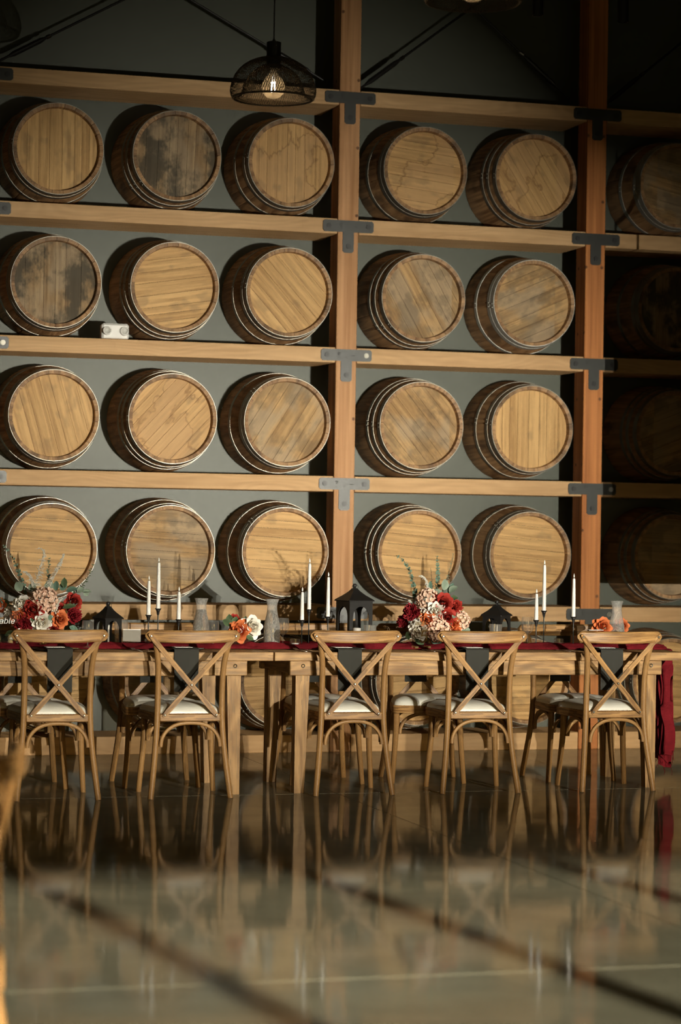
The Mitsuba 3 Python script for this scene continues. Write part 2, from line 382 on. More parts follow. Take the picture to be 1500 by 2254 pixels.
mk = trimesh.util.concatenate([cbox(-.062, -.04, -.0005, .0005, -.024, -.020, 0), cbox(-.06, -.042, -.0005, .0005, -.032, -.029, 0), cbox(-.06, -.047, -.0005, .0005, -.038, -.035, 0), cbox(-.061, -.052, -.0005, .0005, -.054, -.0515, 0), cbox(.035, .061, -.0005, .0005, -.041, -.037, 0), cbox(-.006, .004, -.0005, .0005, -.057, -.054, 0)])
stamp = shape(mk, 'stamp_ink')
for i, x in enumerate(POSTS[:3]):
    for r in range(5):
        k = key('steel_bracket'); M = M4((x, -.007, TOPS[r] - .011))
        put(k, plate, M)
        for q, (bx, bz) in enumerate(((-.132, -.037), (.132, -.037), (0, -.165))):
            part(k, 'bolt', bolts[[2, 2, 2, 1, 2, 0, 1, 2, 0, 2][(i * 3 + r * 2 + q) % 10] if r > 1 else 2], M4((x + bx, -.011, TOPS[r] - .011 + bz)))
        part(k, 'stamp_mark', stamp, M4((x, -.0072, TOPS[r] - .011)))
        tag(k, f'black steel T bracket bolted across the {["left", "middle", "right"][i]} post at the {ROWS[r]} beam', 'bracket')

# ------------------------------------------------------------------ half barrels
BR, HR, YB, YH, NS = .335, .281, .443, -.012, 24
def rad(y): t = (YB - y) / (YB - YH); return BR - (BR - HR) * t ** 1.8
def stave():
    mb = MB(); da = 2 * math.pi / NS; a = np.array([-.5, -.46, -.2, .2, .46, .5]) * da; dip = np.array([.0022, .0, -.0006, -.0006, .0, .0022])
    y = np.linspace(YH, YB, 9)
    g = np.array([[[(rad(q) - d) * math.sin(w), q, (rad(q) - d) * math.cos(w)] for w, d in zip(a, dip)] for q in y])
    uv = np.array([[[q, w * .3] for w in a] for q in y]); n, m = g.shape[:2]
    f = [[i * m + j, i * m + j + 1, (i + 1) * m + j + 1, (i + 1) * m + j] for i in range(n - 1) for j in range(m - 1)]
    mb.add(g.reshape(-1, 3), f, uv.reshape(-1, 2))
    a2 = np.array([-.485, 0, .485]) * da
    def ring(r, q): return [[r * math.sin(w), q, r * math.cos(w)] for w in a2]
    o, i1, i2 = ring(HR - .0005, YH), ring(HR - .022, YH + .003), ring(HR - .026, YH + .058)
    uvr = [[.1, w * .3] for w in a2]
    mb.add(o + i1, [[0, 3, 4, 1], [1, 4, 5, 2]], uvr + uvr); mb.add(i1 + i2, [[0, 3, 4, 1], [1, 4, 5, 2]], uvr + uvr)
    return shape(mb, 'stave_wood')
STAVE = stave()
def head_boards(bsdf, seed):
    rg = np.random.default_rng(seed); R = HR - .0262; n = int(rg.integers(6, 9)); w = rg.uniform(.7, 1.3, n); e = np.r_[0, np.cumsum(w / w.sum())] * 2 * R - R
    out = []
    disc = Point(0, 0).buffer(R, quad_segs=20)
    for i in range(n):
        p = disc.intersection(sbox(-R, e[i] + .0008, R, e[i + 1] - .0008))
        m = extrude(p, .016, 'y')   # x along board, z across
        v = np.asarray(m.vertices)[m.faces].reshape(-1, 3); v[:, 1] += rg.uniform(0, .0012)
        out.append(shape(MB().add(v, np.arange(len(v)).reshape(-1, 3), np.c_[v[:, 0], v[:, 2] + 5 + 10 * (i + 10 * seed % 7)]), bsdf, False))
    return out
def hoop(y0, y1, bsdf, riv):
    mb = MB(); th = np.linspace(0, 2 * math.pi, 65); t = .0028
    q = [(y0, rad(y0) - .002), (y0, rad(y0) + t), (y1, rad(y1) + t), (y1, rad(y1) - .002)]
    for (ya, ra), (yb, rb) in zip(q, q[1:]):
        v = [[r * math.sin(w), y, r * math.cos(w)] for y, r in ((ya, ra), (yb, rb)) for w in th]
        mb.add(v, [[j, j + 1, 66 + j, 65 + j] for j in range(64)])
    for w in (riv, riv + .085):
        s = trimesh.creation.icosphere(1, .0055); ym = (y0 + y1) / 2; r = rad(ym) + t
        s.apply_scale((1, 1, 1)); s.apply_translation((r * math.sin(w), ym, r * math.cos(w))); mb.add(s.vertices, s.faces)
    return shape(mb, bsdf)
HOOPS = []
for i in range(5):
    hb = 'hoop_zinc' if i == 1 else 'hoop_dark'; rv = [-1.5, -1.7, -1.62, -.9, -2.3][i]
    spans = [(-.008, .03), (.05, .082), (.20, .232)] if i % 2 == 0 else [(-.008, .034), (.04, .076), (.22, .255)]
    if i in (2, 4): spans = [(-.008, .032), (.085, .118), (.16, .19)]
    HOOPS.append([hoop(a, b, hb, rv + .03 * j) for j, (a, b) in enumerate(spans)])
HEADS = {k: [head_boards('head_' + k, 3 * i + q) for q in range(3)] for i, k in enumerate(('light', 'stained', 'aged', 'mouldy'))}
COLX = [-1.882, -1.130, -.385, .515, 1.280, 2.300]
BARRELS = [  # head kind, board angle (degrees, anticlockwise), words
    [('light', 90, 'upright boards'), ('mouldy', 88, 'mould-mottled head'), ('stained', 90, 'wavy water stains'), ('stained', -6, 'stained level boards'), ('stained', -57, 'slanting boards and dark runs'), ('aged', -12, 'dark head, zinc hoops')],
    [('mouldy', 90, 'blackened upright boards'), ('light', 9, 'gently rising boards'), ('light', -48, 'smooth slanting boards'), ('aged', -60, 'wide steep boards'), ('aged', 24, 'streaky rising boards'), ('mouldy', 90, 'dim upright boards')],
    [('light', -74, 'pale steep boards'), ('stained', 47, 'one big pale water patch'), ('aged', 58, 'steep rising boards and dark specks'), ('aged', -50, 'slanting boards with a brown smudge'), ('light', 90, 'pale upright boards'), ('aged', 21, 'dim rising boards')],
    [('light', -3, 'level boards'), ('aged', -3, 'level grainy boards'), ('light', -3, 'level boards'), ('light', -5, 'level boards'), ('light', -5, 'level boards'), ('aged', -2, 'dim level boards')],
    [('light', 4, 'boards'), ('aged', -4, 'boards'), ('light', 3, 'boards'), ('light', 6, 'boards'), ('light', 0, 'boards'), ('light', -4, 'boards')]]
COLS = ['far left', 'second from left', 'left of middle post', 'right of middle post', 'left of right post', 'right of right post']
for r in range(5):
    for c in range(6):
        kind, ang, words = BARRELS[r][c]; k = key('half_barrel')
        z = TOPS[r + 1] + BR + .003; L = M4((COLX[c], 0, z))
        def rot(a):
            m = np.eye(4); ca, sa = math.cos(a), math.sin(a); m[:3, :3] = [[ca, 0, -sa], [0, 1, 0], [sa, 0, ca]]; return L @ m
        a0 = math.radians((r * 6 + c) * 41.3)
        for s_ in range(NS): part(k, 'stave', STAVE, rot(a0 + s_ * 2 * math.pi / NS))
        off = np.eye(4); off[1, 3] = YH + .044
        hb = part
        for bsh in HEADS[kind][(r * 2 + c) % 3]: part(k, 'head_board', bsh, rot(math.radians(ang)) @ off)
        hi = 1 if (r, c) in ((0, 5), (1, 4), (3, 0)) else [0, 2, 4, 3, 0, 2, 3][(r * 3 + c * 2) % 7]
        for h in HOOPS[hi]: part(k, 'hoop', h, rot(0))
        row = ['top', 'second', 'third', 'fourth', 'bottom'][r]
        tag(k, f'half barrel with {words}, {row} row, {COLS[c]}' if r < 4 else f'half barrel low behind the tables, bottom row, {COLS[c]}', 'barrel', 'half barrels in the timber rack')

# ------------------------------------------------------------------ brace rods above the rack, emergency light
def rod(xa, xb, za, slope, label, y=.26):
    k = key('brace_rod'); sg = 1 if xb > xa else -1; L = lambda x: (x, y, za + abs(x - xa) * slope)
    put(k, shape(tube([L(xa), L(xb)], .008, 8), 'iron_black'))
    part(k, 'turnbuckle', shape(tube([L(xa + sg * .10), L(xa + sg * .13), L(xa + sg * .30), L(xa + sg * .33)], .017, 8, rad=[.009, .017, .017, .009]), 'iron_black'))
    part(k, 'nut', shape(tube([L(xa + sg * .335), L(xa + sg * .36)], .014, 6), 'bolt_steel'))
    tag(k, label, 'brace rod')
rod(-2.26, -.10, 4.30, .567, 'thin black brace rod rising right from the far left of the top beam')
rod(-.08, -2.24, 4.347, .51, 'thin black brace rod rising left behind the mesh pendant lamp', .31)
rod(.08, 1.62, 4.258, .77, 'thin black brace rod rising right from the middle post')
rod(1.63, .10, 4.344, .81, 'thin black brace rod rising left from the right post', .31)
rod(1.79, 3.3, 4.249, .826, 'thin black brace rod rising right from the right post at the frame edge')
k = key('emergency_light')
put(k, shape(MB().flat(cbox(-1.578, -1.405, .06, .135, 2.590, 2.692, .012)), 'white_plastic', False))
part(k, 'backplate', shape(MB().flat(cbox(-1.57, -1.41, .135, .15, 2.595, 2.688, .003)), 'white_plastic', False))
for x in (-1.547, -1.437):
    lamp = lathe([(0, .010), (.012, .011), (.018, .014), (.020, .020), (.026, .020), (.027, .012), (.030, .0), (.030, -.01)], 24)
    part(k, 'lamp_head', shape(MB().merge(lamp, M4((x, .062, 2.645)) @ frame((0, -1, 0))), 'lens_grey'))
tag(k, 'small white twin-lamp emergency light standing on the third beam', 'emergency light')

# ------------------------------------------------------------------ farm tables
TF, TB, TZ = -2.307, -1.587, .762
def table(xa, xb, ovl, ovr, label, off):
    k = key('farm_table'); n = 6; e = np.linspace(TF, TB, n + 1)
    for i in range(n):
        part(k, 'top_board', shape(MB().flat(cbox(xa, xb, e[i] + .0006, e[i + 1] - .0006, TZ - .046, TZ, .0025), 0, off + i * .91), 'table_wood', False))
    ya, yb = TF + .027, TB - .027; la, lb = xa + ovl, xb - ovr
    for y, o in ((ya, 0), (yb - .045, .5)):
        part(k, 'apron', shape(MB().flat(cbox(la, lb, y, y + .045, .635, TZ - .046, .004), 0, off + o), 'table_wood', False))
    for x in (la + .02, lb - .065):
        part(k, 'end_apron', shape(MB().flat(cbox(x, x + .045, ya + .046, yb - .046, .64, TZ - .046, .003), 1, off), 'table_wood', False))
    for x, s in ((la + .033, 1), (lb - .033 - .078, -1)):
        for y in (ya + .003, yb - .081):
            q = []
            for z, w in ((.634, .078), (0, .056)):
                xx = x if s > 0 else x + .078 - w
                q += [(xx, y, z), (xx + w, y, z), (xx, y + (w if y < -2 else .078), z), (xx + w, y + (w if y < -2 else .078), z)]
            part(k, 'leg', shape(MB().flat(trimesh.convex.convex_hull(np.array(q)), 2, off + x), 'table_wood', False))
        bx = x + .039 + (.0 if s > 0 else .005)
        part(k, 'bolt', shape(MB().merge(lathe([(0, -.002), (.004, -.002), (.006, .002), (.010, .004), (.012, 0), (.0125, -.004)], 20), M4((bx, ya - .0005, .687)) @ frame((0, -1, 0))), 'bolt_bright'))
    tag(k, label, 'table')
table(-3.50, -1.066, .095, .137, 'brown wooden farm table running out of the left edge', 0.)
table(-1.058, 1.335, .093, .125, 'brown wooden farm table on the right, red runner hanging off its end', 4.3)

# ------------------------------------------------------------------ cross-back chairs (faces +y, origin on the floor)
def chair_kit():
    P = []
    for s in (-1, 1):
        pts = [(s * .214, -.216, 0), (s * .200, -.198, .12), (s * .183, -.172, .28), (s * .174, -.160, .43), (s * .173, -.163, .58), (s * .178, -.180, .71), (s * .193, -.200, .80), (s * .206, -.209, .845)]
        P.append(('back_post', shape(tube(pts, .0165, 12, 40, rad=[.0155, .0165, .0165, .0165, .0165, .016, .015]), 'chair_wood')))
        pts = [(s * .205, .158, 0), (s * .196, .150, .12), (s * .186, .140, .26), (s * .182, .135, .405)]
        P.append(('front_leg', shape(tube(pts, .016, 12, 24, rad=[.0145, .016, .018]), 'chair_wood')))
    th = np.linspace(-1, 1, 41); x = th * .252; y = -.205 - .034 * (1 - th ** 2)
    hs = np.where(np.abs(th) > .9, np.sqrt(np.clip(1 - ((np.abs(th) - .9) / .1) ** 2, .08, 1)), 1.)
    z = .851 + .006 * th ** 2
    rail = sweep(np.c_[x, y, z], rrect(.024, .067, .010), scale=np.c_[np.where(hs < 1, .75 + .25 * hs, 1), hs * (1 - .10 * np.abs(th) ** 3)], up=(0, 0, 1))
    P.append(('top_rail', shape(rail, 'chair_wood')))
    def strap(a, b, yoff):
        a, b = np.array(a), np.array(b); n = 25; t = np.linspace(0, 1, n)[:, None]
        p = a * (1 - t) + b * t; p[:, 1] += yoff + .012 * np.sin(t[:, 0] * math.pi)
        w = np.ones(n); w[0] = w[-1] = .45; w[1] = w[-2] = .85
        return sweep(p, [(-.0135, -.0035), (.0135, -.0035), (.0135, .0035), (-.0135, .0035)], scale=np.c_[w, np.ones(n)], up=(0, -1, 0), crease=True)
    P.append(('cross_strap', shape(strap((-.240, -.236, .868), (.147, -.190, .428), 0), 'chair_wood')))
    P.append(('cross_strap', shape(strap((.240, -.236, .868), (-.147, -.190, .428), .007), 'chair_wood')))
    sc = lathe([(0, .0030), (.004, .0028), (.0062, .0010), (.0065, -.004)], 12)
    for (bx, by, bz) in ((-.228, -.2405, .855), (.228, -.2335, .855), (-.138, -.1885, .438), (.138, -.1955, .438), (0, -.2055, .597)):
        P.append(('screw', shape(MB().merge(sc, M4((bx, by, bz)) @ frame((0, -1, 0))), 'bolt_steel')))
    P.append(('back_rail', shape(MB().flat(cbox(-.163, .163, -.178, -.158, .404, .443, .004), 0), 'chair_wood', False)))
    def arch(c, ax, w, zt, zb):
        t = np.linspace(0, math.pi, 25); ax = np.array(ax); h = zt - zb
        q = np.array([np.array(c) + ax * w * math.copysign(abs(math.cos(a)) ** .82, math.cos(a)) + np.array([0, 0, zb + h * math.sin(a) ** .9]) for a in t])
        return sweep(q, rrect(.019, .023, .006, 2), up=np.cross(ax, [0, 0, 1]))
    P.append(('brace', shape(arch((0, -.188, 0), (1, 0, 0), .158, .397, .272), 'chair_wood')))
    P.append(('brace', shape(arch((0, .126, 0), (1, 0, 0), .160, .392, .280), 'chair_wood')))
    for s in (-1, 1): P.append(('brace', shape(arch((s * .166, -.015, 0), (0, 1, 0), .132, .392, .280), 'chair_wood')))
    def plan(g, n=64):
        """rounded trapezoid seat outline, wide in front"""
        q = Polygon([(-.168, -.150), (.168, -.150), (.205, .195), (.08, .222), (-.08, .222), (-.205, .195)]).buffer(-.05 + g, quad_segs=8).buffer(.05, quad_segs=10)
        r = q.exterior; return np.array([r.interpolate(i / n, normalized=True).coords[0] for i in range(n)])
    fr = MB(); o = plan(.010)
    for (za, zb) in ((.402, .444),):
        v = np.vstack([np.c_[o, np.full(64, za)], np.c_[o, np.full(64, zb)]]); uv = np.c_[np.r_[np.arange(64), np.arange(64)] * .022, v[:, 2]]
        fr.add(v, [[i, (i + 1) % 64, 64 + (i + 1) % 64, 64 + i] for i in range(64)], uv)
        for z, up in ((za, -1), (zb, 1)):
            c = np.vstack([np.c_[o, np.full(64, z)], [[0, .03, z]]]); f = [[i, (i + 1) % 64, 64] for i in range(64)]
            fr.add(c, f if up > 0 else [x[::-1] for x in f], c[:, :2])
    P.append(('seat_frame', shape(fr, 'chair_wood')))
    cu = MB(); R = 14; o = plan(.004); c = np.array([0, .03]); vs = []
    for i in range(R + 1):
        a = i / R * math.pi / 2; s_ = math.sin(a) ** .55 if i else 0
        vs.append(np.c_[c + (o - c) * s_, np.full(64, .443 + .050 * math.cos(a) ** .75 + .004 * (1 - s_))])
    v = np.vstack(vs); f = [[i * 64 + j, (i + 1) * 64 + j, (i + 1) * 64 + (j + 1) % 64, i * 64 + (j + 1) % 64] for i in range(R) for j in range(64)]
    cu.add(v, f)
    P.append(('cushion', shape(cu, 'vinyl')))
    return P
CHAIR = chair_kit()
def chair(x, y, rz, label, group):
    k = key('cross_back_chair'); kit(k, CHAIR, M4((x, y, 0), math.radians(rz))); tag(k, label, 'chair', group)
NEARX = [-2.245, -1.540, -.6375, .090, .878]
near_words = ['below the left flower centrepiece', 'second, left of the table joint', 'middle, right of the table joint', 'in front of the right flower centrepiece', 'rightmost, near the hanging red runner']
for i, x in enumerate(NEARX):
    chair(x, -2.213 + [0, -.02, 0, -.005, -.015][i], [0.4, -.6, -.5, -3.2, 1.][i], f'cross-back chair on the near side, {near_words[i]}', 'chairs on the near side of the tables')
FARX = [-2.315, -1.575, -.635, -.02, .876]
far_words = ['leftmost', 'second', 'near the table joint', 'behind the right flowers', 'rightmost']
for i, x in enumerate(FARX):
    chair(x, -1.745 + [0, 0, .02, 0, -.01][i], 180 + [1, -1.5, 1, -9, 1.5][i], f'cross-back chair on the far side, back to the barrels, {far_words[i]}', 'chairs on the far side of the tables')
chair(-3.712, -8.91, 76.5, 'blurred cross-back chair in the near left corner of the frame', 'chairs in the foreground')

# ------------------------------------------------------------------ runner
def runner():
    rg = np.random.default_rng(5); W = 34; mb = MB()
    xs_ = np.linspace(-3.3, 1.325, 420); top = []
    cy = -1.93
    for x in xs_:
        w = .33 - .06 * meshkit.noise(np.array([x * 3, 1, 2.])); q = np.linspace(-1, 1, W)
        yy = cy + q * w / 2 + .03 * (meshkit.noise(np.c_[np.full(W, x * 2.2), q * 0, q * 0]) - .5)
        zz = TZ + .003 + (.006 + .040 * meshkit.fbm(np.c_[np.full(W, x * 9), q * 5, q * 0 + 3], 3) * (.35 + .65 * np.minimum(1, np.abs(q) * 2.2))) * (1 - q ** 8 * .9)
        top.append(np.c_[np.full(W, x), yy, zz])
    drop = []; n2 = 120
    for i in range(1, n2):
        t = i / n2; q = np.linspace(-1, 1, W); z0 = TZ + .012
        a = min(1, t / .05) * math.pi / 2
        w = .33 * (1 - .50 * min(1, t * 4)) + .05 * t
        x = 1.325 + .028 * math.sin(a) + .012 * (meshkit.noise(np.c_[q * 7, np.full(W, t * 5), q * 0]) - .5) * 2 + .042 * np.sin(q * 24 + t * 3 + 1.5 * np.sin(t * 5)) * min(1, t * 6) + .02 * t
        z = z0 - .012 * (1 - math.cos(a)) - .655 * max(0, t - .03) * (1 + .09 * (meshkit.noise(np.c_[q * 6, q * 0, q * 0]) - .5) * 2)
        drop.append(np.c_[np.broadcast_to(x, W), cy - .01 + q * w / 2 + .012 * np.sin(q * 9 + t * 7), np.broadcast_to(z, W)])
    g = np.array(top + drop); n = len(g); v = g.reshape(-1, 3)
    f = [[i * W + j, i * W + j + 1, (i + 1) * W + j + 1, (i + 1) * W + j] for i in range(n - 1) for j in range(W - 1)]
    uv = np.array([[i * .015, j * .009] for i in range(n) for j in range(W)])
    mb.add(v, f, uv)
    # frayed threads at the hanging end
    e = g[-1]
    for j in range(0, W, 1):
        p = e[j]; L = rg.uniform(.02, .07); mb.merge(tube([p, p + [rg.normal(0, .004), rg.normal(0, .004), -L * .5], p + [rg.normal(0, .008), rg.normal(0, .008), -L]], .0013, 4))
    return mb
k = put(key('table_runner'), shape(runner(), 'runner_cloth')); tag(k, 'crumpled wine-red gauze runner along both tables, hanging off the right end', 'table runner')

# ------------------------------------------------------------------ place settings
plate_m = shape(lathe([(0, .004), (.08, .004), (.09, .006), (.123, .014), (.125, .015), (.123, .0115), (.09, .002), (.08, 0), (0, 0)], 48), 'black_glaze')
def cutlery(kind):
    mb = MB(); p = [(0, 0, .002), (0, .05, .004), (0, .11, .005), (0, .135, .003)]
    mb.merge(sweep(spline(p, 12), rrect(.009, .0022, .001, 1), up=(0, 0, 1), scale=np.c_[np.interp(np.linspace(0, 1, 12), [0, .6, 1], [1.2, .6, .7]), np.ones(12)]))
    if kind == 'fork':
        mb.merge(sweep(spline([(0, .132, .003), (0, .15, .002), (0, .165, .003)], 6), rrect(.022, .0022, .001, 1), up=(0, 0, 1), scale=np.c_[[.4, .8, 1, 1, 1, 1], np.ones(6)]))
        for t in range(4): mb.merge(tube([(-.0085 + t * .00567, .163, .003), (-.0085 + t * .00567, .185, .006), (-.0085 + t * .00567, .205, .010)], .0013, 5))
    else:
        mb.merge(sweep(spline([(0, .132, .003), (.001, .18, .003), (.002, .235, .003)], 8), rrect(.020, .0016, .0007, 1), up=(0, 0, 1), scale=np.c_[[.6, .9, 1, 1, 1, .9, .7, .3], np.ones(8)]))
    return shape(mb, 'silver')
FORK, KNIFE = cutlery('fork'), cutlery('knife')
def napkin_mesh(seed):
    """folded napkin lying on the plate and hanging over the table edge, lower end cut on the slant by its fold"""
    rg = np.random.default_rng(seed); mb = MB(); n, W = 40, 13
    for layer in range(2):
        rows = []
        for i in range(n):
            t = i / (n - 1); q = np.linspace(-.5, .5, W); L = .36
            s_ = t * L; over = .135
            if s_ < over: y, z = TF + over - s_, .020 - .004 * (s_ / over)
            else:
                a = min(1., (s_ - over) / .018); d = max(0, s_ - over - .012)
                y, z = TF - .006 * math.sin(a * math.pi / 2) - .002, .016 - .012 * (1 - math.cos(a * math.pi / 2)) - d
            w = .135 - .004 * t + .006 * (s_ < over); y_ = y - layer * .0022 + .003 * np.sin(q * 9 + seed) * (s_ > over) * min(1, (s_ - over) * 10)
            dz = 0 * q
            if layer == 1 and s_ > over: dz = -(q + .5) * 0 + (np.maximum(0, .32 - np.abs(q - .12)) * 0)
            rows.append(np.c_[q * w, np.broadcast_to(y_, W), TZ + z + dz - (layer == 1) * 0 + (s_ < over) * layer * .003])
        if layer == 1:      # upper flap: shorter, slanting lower edge
            for i in range(n):
                t = i / (n - 1)
                if t > .62:
                    q = np.linspace(-.5, .5, W); lim = .36 * (.62 + .30 * (1 - np.abs(q + .12) / .62))
                    cut = TZ - (lim - .147); rows[i][:, 2] = np.maximum(rows[i][:, 2], cut)
        g = np.array(rows); m = len(g)
        mb.add(g.reshape(-1, 3), [[i * W + j, i * W + j + 1, (i + 1) * W + j + 1, (i + 1) * W + j] for i in range(m - 1) for j in range(W - 1)], None)
    return shape(mb, 'napkin_cloth')
NAP = [napkin_mesh(1), napkin_mesh(4)]
CARD = shape(MB().flat(cbox(-.048, .048, -.09, 0, 0, .0022, .0003)), 'paper', False)
nx = [-2.222, -1.545, -.640, .092, .890]
pw = ['far left chair', 'second chair', 'middle chair', 'fourth chair', 'rightmost chair']
for i, x in enumerate(nx):
    k = put(key('charger_plate'), plate_m, M4((x, TF + .128, TZ))); tag(k, f'black charger plate in front of the {pw[i]} on the near side', 'plate', 'black charger plates on the near side')
    k = put(key('napkin'), NAP[i % 2], M4((x, 0, 0), 0)); tag(k, f'dark grey napkin hanging over the table edge behind the {pw[i]}', 'napkin', 'napkins hanging on the near side')
    k = put(key('menu_card'), CARD, M4((x + [-.02, -.01, -.03, -.01, -.02][i], TF + .100, TZ + .0235))); tag(k, f'white menu card lying on the napkin of the {pw[i]}', 'card', 'menu cards')
    k = put(key('fork'), FORK, M4((x - .235, TF + .03, TZ + .001), .05)); tag(k, f'silver fork left of the napkin of the {pw[i]}', 'fork', 'forks on the near side')
    k = put(key('knife'), KNIFE, M4((x - .195, TF + .03, TZ + .001), -.25 + .1 * i)); tag(k, f'silver knife beside the fork of the {pw[i]}', 'knife', 'knives on the near side')
fx = [-2.315, -1.575, -.635, -.02, .876]
for i, x in enumerate(fx):
    M = np.diag([-1., -1., 1., 1.]); M[:3, 3] = (x, TF + TB, 0)
    k = put(key('napkin'), NAP[(i + 1) % 2], M); tag(k, f'dark napkin hanging off the far table edge at the {far_words[i]} far chair', 'napkin', 'napkins hanging on the far side')

# ------------------------------------------------------------------ things standing on the runner
RZ = TZ + .012
def at(x, y=-1.90): return (x - .015, y, RZ)
# candles: holder (base, stem, cup) and an electric taper (body, wick, flame)
def candle(x, cup, tip, label, group, y=-1.90):
    x, y, z = at(x, y); zc = cup - RZ; ht = tip - cup
    k = key('candle_holder')
    put(k, shape(lathe([(0, .0045), (.030, .0045), (.036, .0030), (.037, 0), (0, 0)], 28), 'iron_black'), M4((x, y, z)))
    part(k, 'stem', shape(lathe([(.0042, .004), (.0034, .012), (.0034, zc - .040), (.0042, zc - .034)], 14), 'steel_black'), M4((x, y, z)))
    part(k, 'cup', shape(lathe([(0, zc - .038), (.0055, zc - .037), (.0085, zc - .022), (.0105, zc - .010), (.0175, zc - .002), (.0180, zc), (.0125, zc - .0005), (.0118, zc - .012), (0, zc - .012)], 24), 'iron_black'), M4((x, y, z)))
    tag(k, f'slim black candle holder {label}', 'candle holder', group.replace('white', 'holders of the white'))
    k = key('taper_candle'); h = ht - .026
    put(k, shape(lathe([(0, -.010), (.0110, -.010), (.0116, 0), (.0105, h * .5), (.0082, h - .010), (.0070, h - .003), (.004, h), (0, h)], 20), 'candle_wax'), M4((x, y, cup)))
    part(k, 'wick', shape(lathe([(.0024, h - .001), (.0024, h + .004)], 8), 'wick'), M4((x, y, cup)))
    part(k, 'flame', shape(lathe([(0, h + .002), (.0036, h + .005), (.0048, h + .010), (.0035, h + .018), (.0012, h + .025), (0, h + .028)], 12), 'candle_wax'), M4((x, y, cup)))
    tag(k, f'white taper candle {label}', 'candle', group)
for gx, words, cs in ((0, 'between the left lantern and the first carafe', [(-1.652, .940, 1.157), (-1.590, .974, 1.256), (-1.490, .918, 1.099)]),
                      (1, 'left of the large lantern', [(-.782, .916, 1.102), (-.731, .974, 1.261), (-.641, .937, 1.187)]),
                      (2, 'between the right lantern and the last carafe', [(.610, .922, 1.103), (.672, .974, 1.267), (.826, .943, 1.193)])):
    o = sorted(range(3), key=lambda i: -cs[i][2])
    for i, (x, cup, tip) in enumerate(cs):
        candle(x, cup + .004, tip, f'{["left", "middle", "right"][i]} of three {words}', 'white taper candles in threes', [-1.90, -1.86, -1.93][i])

def arch_panel(w, h, wi, h0, h1):
    """a lantern side: rectangle with one arched opening, drawn in (x, z)"""
    a = [(-wi / 2, h0)] + [(wi / 2, h0)] + [(wi / 2 * math.cos(t), h1 + wi * .62 * math.sin(t) ** .85) for t in np.linspace(0, math.pi, 15)]
    return Polygon([(-w / 2, 0), (w / 2, 0), (w / 2, h), (-w / 2, h)]).difference(Polygon(a))
def lantern(x, y, w, hb, hr, rz, label):
    k = key('lantern'); M = M4(at(x, y), math.radians(rz))
    put(k, shape(MB().flat(cbox(-w / 2 - .004, w / 2 + .004, -w / 2 - .004, w / 2 + .004, 0, .014, .002)), 'iron_black', False), M)
    pan = shape(MB().flat(extrude(arch_panel(w, hb, w * .70, .016, hb * .62), .004, 'y')), 'iron_black', False)
    for i in range(4): part(k, 'side_panel', pan, M @ M4((0, 0, .0), i * math.pi / 2) @ M4((0, -w / 2, 0)))
    q = np.linspace(0, 1, 12); r = (w / 2 + .008) * ((1 - q) ** 2.0 * .72 + .28 * (1 - q ** 2)) + .012 * q; zz = hb + .004 + hr * q ** .9
    mb = MB(); sq = np.array([(1, 1), (-1, 1), (-1, -1), (1, -1)])
    for a in range(4):
        e0, e1 = sq[a], sq[(a + 1) % 4]; v = [[*(e * rr), z_] for rr, z_ in zip(r, zz) for e in (e0, e1)]
        mb.add(v, [[2 * i, 2 * i + 1, 2 * i + 3, 2 * i + 2] for i in range(len(q) - 1)])
    mb.flat(cbox(-w / 2 - .008, w / 2 + .008, -w / 2 - .008, w / 2 + .008, hb - .002, hb + .005, .0015))
    part(k, 'roof', shape(mb, 'iron_black'), M)
    ht = hb + hr
    part(k, 'finial', shape(lathe([(.012, ht - .002), (.010, ht + .006), (.0075, ht + .010), (.011, ht + .016), (.0115, ht + .022), (.008, ht + .029), (0, ht + .031)], 18), 'iron_black'), M)
    th = np.linspace(0, 2 * math.pi, 33); rr = .015 + w * .03
    part(k, 'ring', shape(sweep(np.c_[rr * np.cos(th), 0 * th - .006, ht + .010 + rr * np.sin(th) * .9], circle(.0012, 6), closed=True, cap=False), 'steel_black'), M)
    tag(k, label, 'lantern')
def pillar(x, y, r, h, label):
    k = key('pillar_candle'); M = M4(tuple(np.add(at(x, y), (0, 0, .0145))))
    put(k, shape(lathe([(0, 0), (r, 0), (r, h - .003), (r - .003, h), (r * .5, h - .004), (0, h - .006)], 28), 'candle_wax'), M)
    part(k, 'wick', shape(lathe([(.0012, h - .007), (.0012, h + .006)], 6), 'wick'), M); tag(k, label, 'candle')
lantern(-1.872, -1.88, .108, .148, .062, 24, 'small black metal lantern right of the left flower centrepiece')
pillar(-1.882, -1.88, .019, .100, 'white pillar candle inside the small left lantern')
lantern(-.458, -1.83, .150, .252, .066, 14, 'large black arched lantern beside the middle post')
pillar(-.438, -1.82, .023, .085, 'white pillar candle inside the large middle lantern')
lantern(.405, -1.80, .118, .172, .058, 40, 'black metal lantern right of the right flower centrepiece')
pillar(.415, -1.79, .020, .10, 'white pillar candle inside the lantern right of the right centrepiece')

